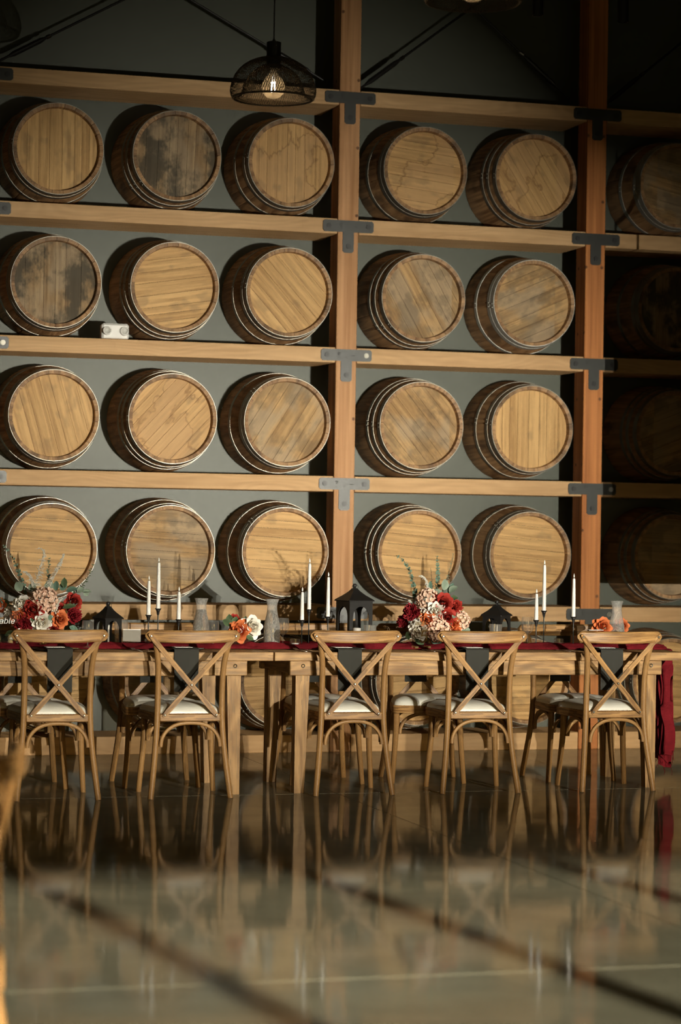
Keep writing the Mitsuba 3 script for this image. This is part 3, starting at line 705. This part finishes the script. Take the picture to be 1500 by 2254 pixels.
def glassware(name, prof, x, y, label, cat, mat_='clear_glass', fill=None, group=None, z=RZ):
    k = key(name); M = M4((x - .015, y, z))
    put(k, shape(lathe(prof, 40, 60), mat_), M)
    if fill: part(k, 'water', shape(lathe(fill, 36, 60), 'water'), M)
    tag(k, label, cat, group)
    return k
def carafe(x, y, label, full):
    s = 1.02
    out = [(0, .003), (.038, .003), (.043, .007), (.0455, .030), (.0465, .075), (.0445, .115), (.038, .150), (.031, .178), (.0275, .203), (.0270, .222), (.030, .240), (.0365, .258), (.0375, .262)]
    lim = .20 if full else .13
    ins = [(0, .006)] + [(max(r - .0028, .001), max(z, .006)) for r, z in out if 0 < r and z < lim] + [(float(np.interp(lim, [q[1] for q in out], [q[0] for q in out])) - .0028, lim), (0, lim)]
    glassware('carafe', out, x, y, label, 'carafe', 'misted_glass', ins, None)
carafe(-1.352, -1.88, 'misted glass water carafe behind the second chair, left of the bud vases', True)
carafe(-.962, -1.93, 'misted glass water carafe right of the white rose, by the table joint', True)
carafe(1.124, -1.86, 'glass water carafe between the two orange roses at the right end', False)
GOB = [(0, .003), (.030, .003), (.034, .001), (.035, 0), (.030, .0045), (.008, .008), (.0045, .014), (.0040, .055), (.006, .064), (.018, .073), (.031, .088), (.0365, .108), (.0375, .130), (.0355, .156), (.0335, .168)]
def goblet(x, y, label, s=1.): glassware('goblet', [(r * s, z * s) for r, z in GOB], x, y, label, 'glass', 'hazy_glass', None, 'stemmed glasses on the tables')
goblet(-2.015, -2.06, 'stemmed glass behind the right end of the leftmost chair rail', .86)
goblet(-1.312, -2.00, 'misted stemmed glass in front of the first carafe', .86)
goblet(-.880, -1.86, 'stemmed glass right of the carafe by the table joint', .92)
goblet(.600, -1.79, 'stemmed wine glass behind the candles on the right', .98)
TUM = [(0, .004), (.030, .004), (.0325, .008), (.034, .03), (.036, .095), (.0352, .095), (.033, .03), (.031, .012), (0, .011)]
for x, y, l, s in ((.345, -1.95, 'glass tumbler left of the right lantern', 1.), (-.412, -1.99, 'glass tumbler in front of the large lantern', .95), (-1.782, -1.80, 'tall glass tumbler behind the white card', 1.05)):
    glassware('tumbler', [(r * s, z * 1.35 * s) for r, z in TUM], x, y, l, 'glass', 'hazy_glass', None, 'tumblers')
def studded(r, h, rows, n):
    mb = lathe([(0, .003), (r - .001, .003), (r, .005), (r, h), (r - .004, h), (r - .004, .01), (0, .009)], 28)
    for i in range(rows):
        for j in range(n):
            a = 2 * math.pi * (j + .5 * (i % 2)) / n; b = trimesh.creation.icosphere(1, .0042 if r > .03 else .0032); b.apply_translation((r * math.cos(a), r * math.sin(a), .008 + (h - .014) * i / (rows - 1))); mb.add(b.vertices, b.faces)
    return mb
for x, y, r, h, l in ((-.845, -1.99, .027, .046, 'cut-glass votive cup between the carafe and the middle candles'), (.730, -1.95, .026, .049, 'cut-glass votive cup between the right-hand candles'), (-1.662, -1.99, .026, .045, 'cut-glass votive cup behind the second chair rail, by the left candles')):
    k = put(key('votive_cup'), shape(studded(r, h, 5, 20), 'clear_glass'), M4((x - .015, y, RZ)))
    part(k, 'candle', shape(lathe([(0, .010), (r - .006, .010), (r - .006, h * .5), (0, h * .5)], 20), 'candle_wax'), M4((x - .015, y, RZ)))
    tag(k, l, 'votive', 'cut-glass votive cups')

# ------------------------------------------------------------------ flowers
def petal_mesh(w, l, cup, curl, n=5, m=4, ruffle=0., rg=None):
    """a petal growing along +z from the origin, its face towards +x"""
    v, t = [], []
    for i in range(n + 1):
        a = i / n; wi = w * (math.sin(math.pi * (a * .78 + .10)) ** .8)
        for j in range(m + 1):
            b = 2 * j / m - 1; y = wi * b / 2
            x = -cup * l * math.sin(a * math.pi * .6) + cup * w * 1.1 * b * b * a * (1 - .5 * a) * 1.2 - curl * l * max(0, a - .55) ** 2 * 4
            if ruffle: x += ruffle * l * math.sin(b * 7 + (rg.uniform(0, 6) if rg is not None and j == 0 else 0)) * a
            v.append((x, y, l * a * (1 - .10 * b * b * a))); t.append((a, b))
    f = [[i * (m + 1) + j, i * (m + 1) + j + 1, (i + 1) * (m + 1) + j + 1, (i + 1) * (m + 1) + j] for i in range(n) for j in range(m)]
    return np.array(v), np.array(f), np.array(t)
def Ry(a): c, s = math.cos(a), math.sin(a); return np.array([[c, 0, s], [0, 1, 0], [-s, 0, c]])
def Rz(a): c, s = math.cos(a), math.sin(a); return np.array([[c, -s, 0], [s, c, 0], [0, 0, 1]])
def rose(r, seed, n=26, open_=1.):
    """a rose opening towards +z: petals wound in a golden spiral, upright inside, folded back outside"""
    rg = np.random.default_rng(seed); mb = MB()
    for i in range(n):
        q = (i + .5) / n; a = i * 2.39996 + rg.normal(0, .12)
        rr = r * (.13 + .42 * q); l = r * (.78 + .25 * (1 - q)); w = r * (.55 + .85 * q)
        tilt = (-.50 + 1.42 * q ** 1.15) * open_ + rg.normal(0, .05)
        v, f, t = petal_mesh(w, l, .30 - .12 * q, .10 + .55 * q * open_)
        v = v @ Ry(-tilt + .0).T * np.array([1, 1, 1])
        v = np.c_[-v[:, 0], v[:, 1], v[:, 2]] if False else v
        v = v @ Rz(math.pi).T; v[:, 0] += rr; v[:, 2] -= r * .55 * q
        mb.add(v @ Rz(a).T, f, np.c_[t[:, 0] * (.4 + .6 * q), t[:, 1]])
    return mb
def peony(r, seed, n=70):
    rg = np.random.default_rng(seed); mb = MB()
    for i in range(n):
        q = (i + .5) / n; a = i * 2.39996; tilt = 1.55 * q ** .8 - .1 + rg.normal(0, .12)
        v, f, t = petal_mesh(r * rg.uniform(.34, .5), r * rg.uniform(.75, 1.0), .22, .25 * q, 4, 4, .09, rg)
        v = v @ Ry(tilt).T; v[:, 0] += r * .05; v[:, 2] -= r * .35 * q
        mb.add(v @ Rz(a).T, f, np.c_[t[:, 0] * .9, t[:, 1]])
    return mb
def hydrangea(r, seed, n=80):
    rg = np.random.default_rng(seed); mb = MB()
    for i in range(n):
        z = 1 - 1.55 * (i + .5) / n; a = i * 2.39996; s_ = math.sqrt(max(0, 1 - z * z)); d = np.array([s_ * math.cos(a), s_ * math.sin(a), z])
        d = d * (r * rg.uniform(.86, 1.06)); F = frame(d + rg.normal(0, .2 * r, 3)) @ M4((0, 0, 0), rg.uniform(0, 6))
        for p in range(4):
            v, f, t = petal_mesh(r * .30, r * .25, .15, .1, 3, 2); v = v @ Ry(1.15 + rg.normal(0, .15)).T @ Rz(p * math.pi / 2).T
            mb.add(v @ F[:3, :3].T + d, f, np.c_[t[:, 0] * .8 + rg.uniform(0, .3), t[:, 1]])
    return mb
def leaf_mesh(l, w, fold=.25, bend=.25, n=7, round_=1.):
    v, t = [], []
    for i in range(n + 1):
        a = i / n; wi = w * math.sin(math.pi * min(1, a * .96 + .02)) ** (.62 if round_ < 1 else .9) / 2
        for b in (-1, -.5, 0, .5, 1): v.append((fold * wi * abs(b) - bend * l * a * a, wi * b, l * a)); t.append((abs(b) * .8 + .2 * a, b))
    f = [[i * 5 + j, i * 5 + j + 1, (i + 1) * 5 + j + 1, (i + 1) * 5 + j] for i in range(n) for j in range(4)]
    return np.array(v), np.array(f), np.array(t)
def place(v, d, p, roll=0.): return v @ Rz(roll).T @ frame(d)[:3, :3].T + p
VIEW = (EYE - np.array([0, -1.9, .9])); VIEW = VIEW / np.linalg.norm(VIEW)
class Posy:
    """an arrangement: pieces are laid out in (right, height) as the photograph shows them, with a depth of their own"""
    def __init__(s, k, c): s.k, s.c = k, np.array(c, float)
    def pos(s, x, z, dep=0.): return s.c + np.array([.959 * x, -.284 * x, z]) + np.array([-.284, -.959, 0]) * dep
    def bloom(s, name, mb, m, x, z, dep, tilt=(0, 0), roll=0., label=None):
        d = np.array([-.284, -.959, 0]) + np.array([.959, -.284, 0]) * tilt[0] + np.array([0, 0, 1.]) * tilt[1]
        o = MB(); v, f, t = mb.get(); o.add(place(v, d, s.pos(x, z, dep), roll), f, t)
        kk = part(s.k, name, shape(o, m))
        if label: labels[kk] = {'label': label}
        return kk
    def leaf(s, x, z, dep, ang, l, w, m='leaf_green', face=0., round_=1., bend=.25):
        a = math.radians(ang); up = np.array([.959 * math.cos(a), -.284 * math.cos(a), math.sin(a)])
        v, f, t = leaf_mesh(l, w, .25, bend, 7, round_); n = np.array([-.284, -.959, 0.]) + np.array([0, 0, .35])
        sd = np.cross(up, n); sd /= np.linalg.norm(sd); n = np.cross(sd, up)
        cf, sf = math.cos(face), math.sin(face); n2, s2 = n * cf + sd * sf, sd * cf - n * sf
        R = np.stack([n2, s2, up], 1); o = MB().add(v @ R.T + s.pos(x, z, dep), f, t); part(s.k, 'leaf', shape(o, m))
    def sprig(s, pts, m, n, l, w, name='eucalyptus_sprig', seed=1, dep=0., stem='stem_brown'):
        """a curved stem set with small paired leaves, smaller towards the tip"""
        rg = np.random.default_rng(seed); P = spline([s.pos(x, z, dep + (q[0] if q else 0)) for x, z, *q in pts], 60); tn = np.gradient(P, axis=0)
        kk = part(s.k, name, shape(sweep(P, circle(.0017, 6), scale=np.linspace(1, .45, 60)), stem)); mb = MB()
        for i in range(n):
            q = (i + .7) / n; j = min(59, int(q * 59)); t = tn[j] / np.linalg.norm(tn[j]); a0 = i * 1.25 + rg.normal(0, .3)
            for h in (0, math.pi):
                F = frame(t); d = F[:3, 0] * math.cos(a0 + h) + F[:3, 1] * math.sin(a0 + h) + t * .55
                v, f, uv = leaf_mesh(l * (1.05 - .55 * q), w * (1.05 - .55 * q), .2, .1, 4, .5); mb.add(place(v, d, P[j], rg.uniform(0, 6)), f, uv)
        part(kk, 'foliage', shape(mb, m))
    def plume(s, pts, side, seed=1, size=1., dep=0.):
        """a feathery white plume: a spine with drooping branchlets of tiny beads"""
        rg = np.random.default_rng(seed); P = spline([s.pos(x, z, dep) for x, z in pts], 50); mb = MB(); mb.merge(sweep(P, circle(.0011, 5), scale=np.linspace(1, .5, 50)))
        ico = trimesh.creation.icosphere(0, 1.)
        for i in range(46):
            q = i / 46; j = int(q * 49); w = size * (.034 * (1 - q) ** .6 + .005)
            for h in range(2):
                d = np.array([.959, -.284, 0]) * side * rg.uniform(.3, 1) + np.array([0, 0, 1]) * rg.uniform(.15, .8) + rg.normal(0, .45, 3); d /= np.linalg.norm(d)
                n = 7
                for b in range(n):
                    u_ = (b + 1) / n; p = P[j] + d * w * u_ + np.array([0, 0, -.35 * w * u_ * u_]) + rg.normal(0, .0008, 3)
                    mb.add(ico.vertices * rg.uniform(.0017, .0027) + p, ico.faces)
        part(s.k, 'plume', shape(mb, 'plume_white'))
    def berries(s, x, z, dep, n, spread, seed=1):
        rg = np.random.default_rng(seed); mb = MB(); ico = trimesh.creation.icosphere(1, 1.)
        for i in range(n):
            p = s.pos(x + rg.normal(0, spread), z + rg.normal(0, spread), dep + rg.uniform(0, .02)); mb.add(ico.vertices * rg.uniform(.003, .0052) + p, ico.faces)
            mb.merge(tube([p, s.pos(x, z - .02, dep - .03)], .0007, 4))
        part(s.k, 'white_berries', shape(mb, 'petal_white'))
PX = 1 / 407.   # one pixel of the photograph at the tables, in metres
def vase_compote(M, k):
    part(k, 'vase', shape(lathe([(0, .002), (.045, .002), (.048, .006), (.012, .014), (.009, .030), (.014, .040), (.05, .055), (.068, .080), (.070, .10), (.066, .10), (.05, .07), (0, .065)], 32), 'gold'), M)

k = key('flower_centrepiece'); c1 = np.array([-2.240, -1.88, RZ]); vase_compote(M4(c1), k); F = Posy(k, c1)
tag(k, 'left centrepiece of red, white, orange and blush blooms with tall white plumes', 'flowers')
X = lambda px: (px - 100) * PX
Zp = lambda py: (1420 - py) * PX
def B(name, mb, m, px, py, dep, tilt=(0, 0), roll=0., label=None): return F.bloom(name, mb, m, X(px), Zp(py), dep, tilt, roll, label)
HY, WR, RR = hydrangea(.058, 3), rose(.042, 5), rose(.042, 6)
B('hydrangea', hydrangea(.070, 3, 95), 'petal_blush', 104, 1322, .07, (.0, .35), 0, 'blush hydrangea head')
B('rose', rose(.046, 11), 'petal_white', 56, 1331, .09, (-.35, .35), 1, 'white rose, upper left')
B('rose', rose(.048, 12), 'petal_red', 84, 1340, .125, (-.05, .1), 2, 'red rose in the middle')
B('rose', rose(.046, 13), 'petal_white', 103, 1366, .125, (.1, -.1), .4, 'white rose, lower middle')
B('rose', rose(.040, 14), 'petal_orange', 50, 1357, .11, (-.4, .15), 0, 'orange rose on the left')
B('peony', peony(.060, 2), 'petal_crimson', 62, 1370, .115, (-.25, -.05), 0, 'crimson peony')
B('rose', rose(.040, 15), 'petal_orange', 141, 1360, .10, (.4, .05), 0, 'orange rose on the right')
B('peony', peony(.056, 4), 'petal_crimson', 167, 1352, .05, (.75, .1), 1, 'crimson peony on the right')
B('rose', rose(.042, 16), 'petal_red', 122, 1386, .10, (.1, -.2), 3, 'red rose at the bottom')
B('rose', rose(.030, 17), 'petal_red', 136, 1337, .05, (.5, .4), 3)
B('rose', rose(.040, 18), 'petal_white', 30, 1352, .04, (-.9, .2), 3, 'white rose at the left side')
B('rose', rose(.034, 19), 'petal_orange', 2, 1334, .0, (-.8, .3), 3, 'orange rose at the frame edge')
B('rose', rose(.040, 27), 'petal_red', 165, 1322, .0, (.5, .3), 3)
B('rose', rose(.044, 28), 'petal_crimson', 100, 1345, .03, (0, .3), 3)
for a in [(52, 1300, .02, 125, .055, .05, 'leaf_silver'), (70, 1300, .03, 60, .05, .045, 'leaf_silver'), (108, 1305, .0, 80, .075, .05, 'leaf_silver'), (128, 1298, .0, 100, .05, .042, 'leaf_dusk'), (137, 1298, .0, 60, .05, .042, 'leaf_dusk'), (146, 1292, .02, 95, .055, .036, 'leaf_green'), (150, 1300, .02, 25, .06, .045, 'leaf_dusk'), (173, 1302, .0, 40, .042, .034, 'leaf_silver'), (185, 1300, .0, 10, .045, .036, 'leaf_silver'), (188, 1297, .0, -50, .036, .036, 'leaf_silver'), (160, 1320, .0, -30, .05, .04, 'leaf_dusk'), (145, 1336, .07, 20, .07, .04, 'leaf_green'), (38, 1340, .02, 165, .07, .036, 'leaf_silver'), (24, 1330, .0, 150, .06, .036, 'leaf_dusk'), (120, 1350, .12, -75, .05, .036, 'leaf_dusk'), (85, 1366, .13, 100, .03, .026, 'leaf_green'), (88, 1385, .10, -60, .05, .034, 'leaf_green'), (145, 1385, .08, -40, .05, .036, 'leaf_green'), (40, 1388, .06, 200, .06, .03, 'leaf_green'), (160, 1376, .06, -20, .05, .03, 'leaf_dusk')]:
    F.leaf(X(a[0]), Zp(a[1]), a[2], *a[3:6], a[6], random.uniform(-.6, .6), .6 if a[6] != 'leaf_green' else 1.)
F.sprig([(X(62), Zp(1310)), (X(48), Zp(1270)), (X(32), Zp(1232)), (X(9), Zp(1200))], 'leaf_dusk', 26, .020, .017, seed=2)
F.sprig([(X(104), Zp(1310)), (X(107), Zp(1265)), (X(108), Zp(1228))], 'leaf_dusk', 18, .020, .016, seed=3, dep=-.04)
F.sprig([(X(150), Zp(1320)), (X(178), Zp(1292)), (X(196), Zp(1265)), (X(206), Zp(1240))], 'leaf_green', 20, .022, .012, seed=4, dep=-.03)
F.plume([(X(78), Zp(1315)), (X(84), Zp(1270)), (X(95), Zp(1230)), (X(96), Zp(1212)), (X(80), Zp(1208))], 1, 5, 1.0)
F.plume([(X(82), Zp(1315)), (X(72), Zp(1280)), (X(62), Zp(1262)), (X(52), Zp(1257))], 1, 6, .9, .03)
F.plume([(X(110), Zp(1310)), (X(122), Zp(1270)), (X(138), Zp(1238)), (X(144), Zp(1214))], -1, 7, 1.0)
F.plume([(X(134), Zp(1335)), (X(140), Zp(1322)), (X(146), Zp(1313))], -1, 8, .4, .09)
F.berries(X(134), Zp(1343), .10, 16, .014, 3)

k = key('flower_centrepiece'); c2 = np.array([-.035, -1.88, RZ]); vase_compote(M4(c2), k); F = Posy(k, c2)
tag(k, 'right centrepiece of crimson, red, white and blush blooms with tall eucalyptus', 'flowers')
X = lambda px: (px - 960) * PX
B('hydrangea', hydrangea(.062, 5, 85), 'petal_blush', 953, 1315, .05, (-.15, .45), 0, 'blush hydrangea at the top')
B('hydrangea', hydrangea(.064, 6, 85), 'petal_blush', 975, 1378, .12, (.1, -.1), 0, 'blush hydrangea at the bottom')
B('hydrangea', hydrangea(.050, 7, 70), 'petal_blush', 1028, 1359, .06, (.7, .1), 0, 'blush hydrangea on the right')
B('rose', rose(.052, 21), 'petal_red', 985, 1321, .10, (.1, .25), 0, 'red rose at the upper right')
B('peony', peony(.055, 8), 'petal_red', 1014, 1328, .06, (.55, .3), 0, 'red peony on the right')
B('rose', rose(.048, 22), 'petal_white', 969, 1338, .125, (0, .1), .7, 'white rose in the middle')
B('rose', rose(.048, 23), 'petal_red', 993, 1351, .12, (.25, .05), 2, 'red rose in the middle')
B('rose', rose(.042, 24), 'petal_orange', 953, 1358, .13, (-.1, 0), 0, 'orange rose in the middle')
B('rose', rose(.050, 25), 'petal_white', 931, 1381, .12, (-.3, -.15), 1, 'white rose at the lower left')
B('peony', peony(.064, 9), 'petal_crimson', 915, 1342, .09, (-.5, .15), 0, 'crimson peony on the left')
B('peony', peony(.048, 10), 'petal_crimson', 897, 1364, .03, (-.9, -.1), 0)
B('rose', rose(.036, 26), 'petal_orange', 1012, 1365, .10, (.5, 0), 0, 'orange rose on the right')
B('rose', rose(.032, 29), 'petal_orange', 1015, 1381, .10, (.5, -.2), 0)
B('rose', rose(.038, 30), 'petal_red', 1010, 1393, .08, (.3, -.3), 0, 'red rose at the bottom')
B('rose', rose(.040, 31), 'petal_crimson', 960, 1340, .03, (0, .3), 3)
F.berries(X(945), Zp(1338), .11, 22, .014, 4); F.berries(X(935), Zp(1361), .12, 10, .009, 5)
for a in [(988, 1290, .02, 75, .06, .05, 'leaf_silver'), (1002, 1296, .02, 50, .055, .05, 'leaf_silver'), (985, 1300, .0, 140, .05, .03, 'leaf_silver'), (998, 1302, .0, 70, .075, .03, 'leaf_dusk'), (958, 1295, .0, 95, .06, .03, 'leaf_dusk'), (1005, 1310, .04, 20, .04, .04, 'leaf_green'), (998, 1375, .12, 90, .05, .045, 'leaf_green'), (1030, 1384, .05, 10, .05, .040, 'leaf_silver'), (1025, 1385, .05, -30, .045, .04, 'leaf_silver'), (905, 1385, .10, -80, .05, .03, 'leaf_green'), (920, 1400, .10, -30, .07, .036, 'leaf_green'), (945, 1400, .10, 20, .07, .04, 'leaf_green'), (960, 1405, .10, -10, .06, .045, 'leaf_dusk'), (950, 1416, .08, -40, .05, .03, 'leaf_green'), (965, 1310, .09, -110, .035, .02, 'leaf_green'), (1005, 1352, .13, 30, .028, .026, 'leaf_silver'), (930, 1318, .0, 120, .05, .035, 'leaf_green')]:
    F.leaf(X(a[0]), Zp(a[1]), a[2], *a[3:6], a[6], random.uniform(-.6, .6), .6 if a[6] != 'leaf_green' else 1.)
F.sprig([(X(927), Zp(1312)), (X(916), Zp(1268)), (X(903), Zp(1235)), (X(878), Zp(1213))], 'leaf_dusk', 26, .021, .018, seed=12)
F.sprig([(X(973), Zp(1300)), (X(975), Zp(1255)), (X(972), Zp(1213))], 'leaf_dusk', 22, .020, .017, seed=13, dep=-.02)
F.sprig([(X(985), Zp(1300)), (X(998), Zp(1262)), (X(1006), Zp(1230)), (X(1010), Zp(1206))], 'leaf_silver', 22, .017, .008, seed=14, dep=-.02)
F.sprig([(X(966), Zp(1310)), (X(962), Zp(1270)), (X(958), Zp(1240))], 'stem_brown', 16, .010, .007, seed=15, dep=-.03)
F.plume([(X(950), Zp(1295)), (X(946), Zp(1270)), (X(938), Zp(1260)), (X(930), Zp(1260))], 1, 15, .5)
F.plume([(X(928), Zp(1310)), (X(918), Zp(1318)), (X(908), Zp(1315))], -1, 16, .6)

k = key('bud_vase_posy'); c3 = np.array([-1.150, -1.95, RZ]); F = Posy(k, c3); X = lambda px: (px - 542) * PX
tag(k, 'low studded glass vase with an orange rose, a white rose and dark leaves', 'flowers')
part(k, 'vase', shape(studded(.045, .062, 7, 30), 'clear_glass'), M4(c3 + [-.0, 0, 0]))
B('rose', rose(.050, 41), 'petal_orange', 535, 1384, .05, (-.1, .15), 0, 'orange rose')
B('rose', rose(.052, 42), 'petal_white', 563, 1375, .02, (.5, .25), 0, 'white rose')
B('rose', rose(.030, 43), 'petal_red', 521, 1362, -.02, (0, .4), 0)
for a in [(520, 1372, .03, 150, .06, .045), (515, 1368, .02, 100, .05, .04), (522, 1372, .03, 70, .05, .04), (545, 1372, .0, 80, .05, .035), (550, 1395, .05, -20, .05, .03)]:
    F.leaf(X(a[0]), Zp(a[1]), a[2], a[3], a[4], a[5], 'leaf_green', random.uniform(-.4, .4))
glassware('bud_vase', [(0, .003), (.022, .003), (.026, .010), (.027, .04), (.018, .06), (.014, .075), (.017, .085)], -1.235, -1.90, 'small clear glass bud vase left of the orange rose posy', 'vase')
for x, px, dep, seed, l in ((1.005, 1330, .04, 51, 'orange-red rose in a small glass left of the last carafe'), (1.195, 1405, -.02, 52, 'orange-red rose in a small glass right of the last carafe')):
    k = key('rose_glass'); c = np.array([x - .015, -1.93 if dep > 0 else -1.775, RZ]); F = Posy(k, c); X = lambda q: (q - px) * PX
    part(k, 'glass', shape(studded(.030, .075, 6, 22), 'clear_glass'), M4(c)); tag(k, l, 'flowers')
    B('rose', rose(.047 if dep > 0 else .036, seed), 'petal_orange', px, 1373, .0, (.15, .3), 0)
    F.leaf(0, .085, -.01, 200, .04, .025); F.leaf(0, .085, 0, -20, .045, .028); F.leaf(.02, .09, 0, 120, .04, .02, 'leaf_dusk')

# ------------------------------------------------------------------ signs, card, box
def sign(x, y, w, h, rz, texts, ink, label, tick=.005):
    k = key('table_sign'); M = M4((x, y, RZ), math.radians(rz))
    put(k, shape(MB().flat(cbox(-w / 2, w / 2, -tick / 2, tick / 2, .0, h, .0006)), 'clear_glass', False), M)
    for tx, hh, px, pz, sh in texts:
        m = meshkit.text_mesh(tx, hh, .0008); v = np.asarray(m.vertices); v = np.c_[v[:, 0] + sh * v[:, 1] + px, -tick / 2 - .0002 - v[:, 2], v[:, 1] + pz]
        part(k, 'lettering', shape(MB().flat(trimesh.Trimesh(v, m.faces, process=False)), ink, False), M)
    for q in (-1, 1): part(k, 'foot', shape(MB().flat(cbox(q * w * .32 - .012, q * w * .32 + .012, -.022, .022, -.002, .012, .002)), 'gold', False), M)
    tag(k, label, 'sign')
sign(-2.475, -2.02, .150, .185, -6, [('table', .030, -.040, .125, .25), ('4', .078, .020, .022, .25)], 'white_ink', 'clear acrylic table sign lettered table 4 at the left frame edge')
sign(-.158, -2.085, .125, .175, 12, [('table', .022, -.045, .128, .25), ('5', .070, -.022, .030, .2)], 'gold', 'clear acrylic table sign with gold lettering in front of the right centrepiece')
k = put(key('white_card'), shape(MB().flat(cbox(-.049, .049, -.0012, .0012, 0, .094, .0003)), 'paper', False), M4((-1.770, -1.96, RZ), -.04))
part(k, 'stand', shape(MB().flat(cbox(-.03, .03, .002, .03, 0, .006, .001)), 'clear_solid', False), M4((-1.770, -1.96, RZ), -.04))
tag(k, 'square white card standing right of the small left lantern', 'card')
k = put(key('place_card'), shape(MB().flat(cbox(-.045, .045, -.02, .02, 0, .0035, .0005)), 'paper', False), M4((.925, -1.98, .871)))
part(k, 'stand', shape(MB().flat(cbox(-.012, .012, -.012, .012, -.098, 0, .001)), 'clear_solid', False), M4((.925, -1.98, .871)))
tag(k, 'small white place card held up above the rightmost chair rail', 'card')

# ------------------------------------------------------------------ pendant lamps
def pendant(x, y, z, s, label, glow):
    k = key('pendant_lamp'); M = M4((x, y, z), 0, s)
    def net(prof, N, tw, r, seg=16):
        q = spline([(a, 0, b) for a, b in prof], seg); mb = MB()
        for d in (-1, 1):
            for i in range(N):
                a = 2 * math.pi * i / N + d * tw * np.linspace(0, 1, seg)
                mb.merge(sweep(np.c_[q[:, 0] * np.cos(a), q[:, 0] * np.sin(a), q[:, 2]], circle(r, 3), cap=False))
        for j in (0, seg - 1):
            a = np.linspace(0, 2 * math.pi, 49); mb.merge(sweep(np.c_[q[j, 0] * np.cos(a), q[j, 0] * np.sin(a), np.full(49, q[j, 2])], circle(.0028, 6), closed=True, cap=False))
        return mb
    outer = [(.200, .0), (.214, .025), (.210, .070), (.190, .120), (.150, .165), (.095, .195), (.045, .208)]
    part(k, 'outer_mesh', shape(net(outer, 110, .55, .0010), 'bronze_wire'), M)
    part(k, 'inner_mesh', shape(net([(.205, .004), (.165, .012), (.150, .06), (.130, .105), (.09, .145), (.05, .165)], 80, .5, .0010), 'bronze_wire'), M)
    part(k, 'collar', shape(lathe([(.055, .200), (.048, .210), (.036, .213)], 28), 'iron_black'), M)
    part(k, 'socket', shape(lathe([(.020, .15), (.036, .15), (.036, .282), (.033, .285), (0, .285)], 28), 'iron_black'), M)
    part(k, 'cord_grip', shape(lathe([(.008, .285), (.008, .296), (.004, .300)], 14), 'iron_black'), M)
    part(k, 'cord', shape(tube([(0, 0, .29), (0, 0, (ZC - z) / s)], .0034, 8), 'iron_black'), M)
    part(k, 'ceiling_rose', shape(lathe([(.055, (ZC - z) / s - .001), (.055, (ZC - z) / s - .025), (.01, (ZC - z) / s - .035)], 24), 'iron_black'), M)
    b = part(k, 'bulb', shape(lathe([(.015, .150), (.018, .13), (.040, .105), (.056, .075), (.059, .055), (.052, .028), (.032, .008), (0, .0)], 32, 70), 'hazy_glass'), M)
    mb = MB()
    for q in range(4):
        a = q * math.pi / 2 + .4; mb.merge(tube([(.012 * math.cos(a), .012 * math.sin(a), .035), (.009 * math.cos(a + .5), .009 * math.sin(a + .5), .085)], .0022, 5))
    sh = shape(mb, 'wick'); sh['emitter'] = {'type': 'area', 'radiance': rgb(*[glow * c for c in (1., .62, .28)])}
    part(b, 'filament', sh, M); tag(k, label, 'pendant lamp')
pendant(-1.352, -3.2, 3.565, 1.0, 'black wire-mesh dome pendant lamp with a glowing bulb', 190.)
pendant(-.905, -4.9, 3.735, 1.02, 'black mesh pendant lamp cut off by the top edge of the picture', 60.)
for x, y, zz, l in ((.815, -1.2, 4.545, 'black cylinder ceiling spotlight hanging into the top of the middle bay'), (1.372, -1.2, 4.545, 'black cylinder ceiling spotlight left of the right post top')):
    k = put(key('cylinder_spotlight'), shape(lathe([(0, .02), (.028, .02), (.030, 0), (.0335, 0), (.0335, .20), (.030, .205), (0, .205)], 28), 'iron_black'), M4((x, y, zz)))
    part(k, 'hanger', shape(tube([(0, 0, .20), (0, 0, ZC - zz)], .006, 8), 'iron_black'), M4((x, y, zz))); tag(k, l, 'spotlight')

# ------------------------------------------------------------------ body of the unseen lamp that stands in for floor-reflected sun
k = 'stand_in_lamp'; lx, ly, lz = LAMP
part(k, 'housing', shape(MB().flat(cbox(lx - .22, lx + .22, ly - .16, ly - .012, lz - .11, lz + .11, .01)), 'iron_black', False))
for a, b, *_x in LEDS: part(k, 'lens_ring', shape(MB().merge(lathe([(.030, -.011), (.038, -.002), (.042, -.002), (.042, -.012)], 20), M4((lx + a, ly, lz + b)) @ frame((0, 1, 0))), 'bolt_steel'))
part(k, 'pole', shape(tube([(lx, ly - .09, .25), (lx, ly - .09, lz - .10)], .016, 10), 'steel_black'))
for q in range(3):
    a = q * 2.094 + .5; part(k, 'leg', shape(tube([(lx, ly - .09, .34), (lx + .34 * math.cos(a), ly - .09 + .34 * math.sin(a), .012)], .011, 8), 'steel_black'))
tag(k, 'unseen lamp on a tripod, standing in for sun reflected off the floor', 'lamp')
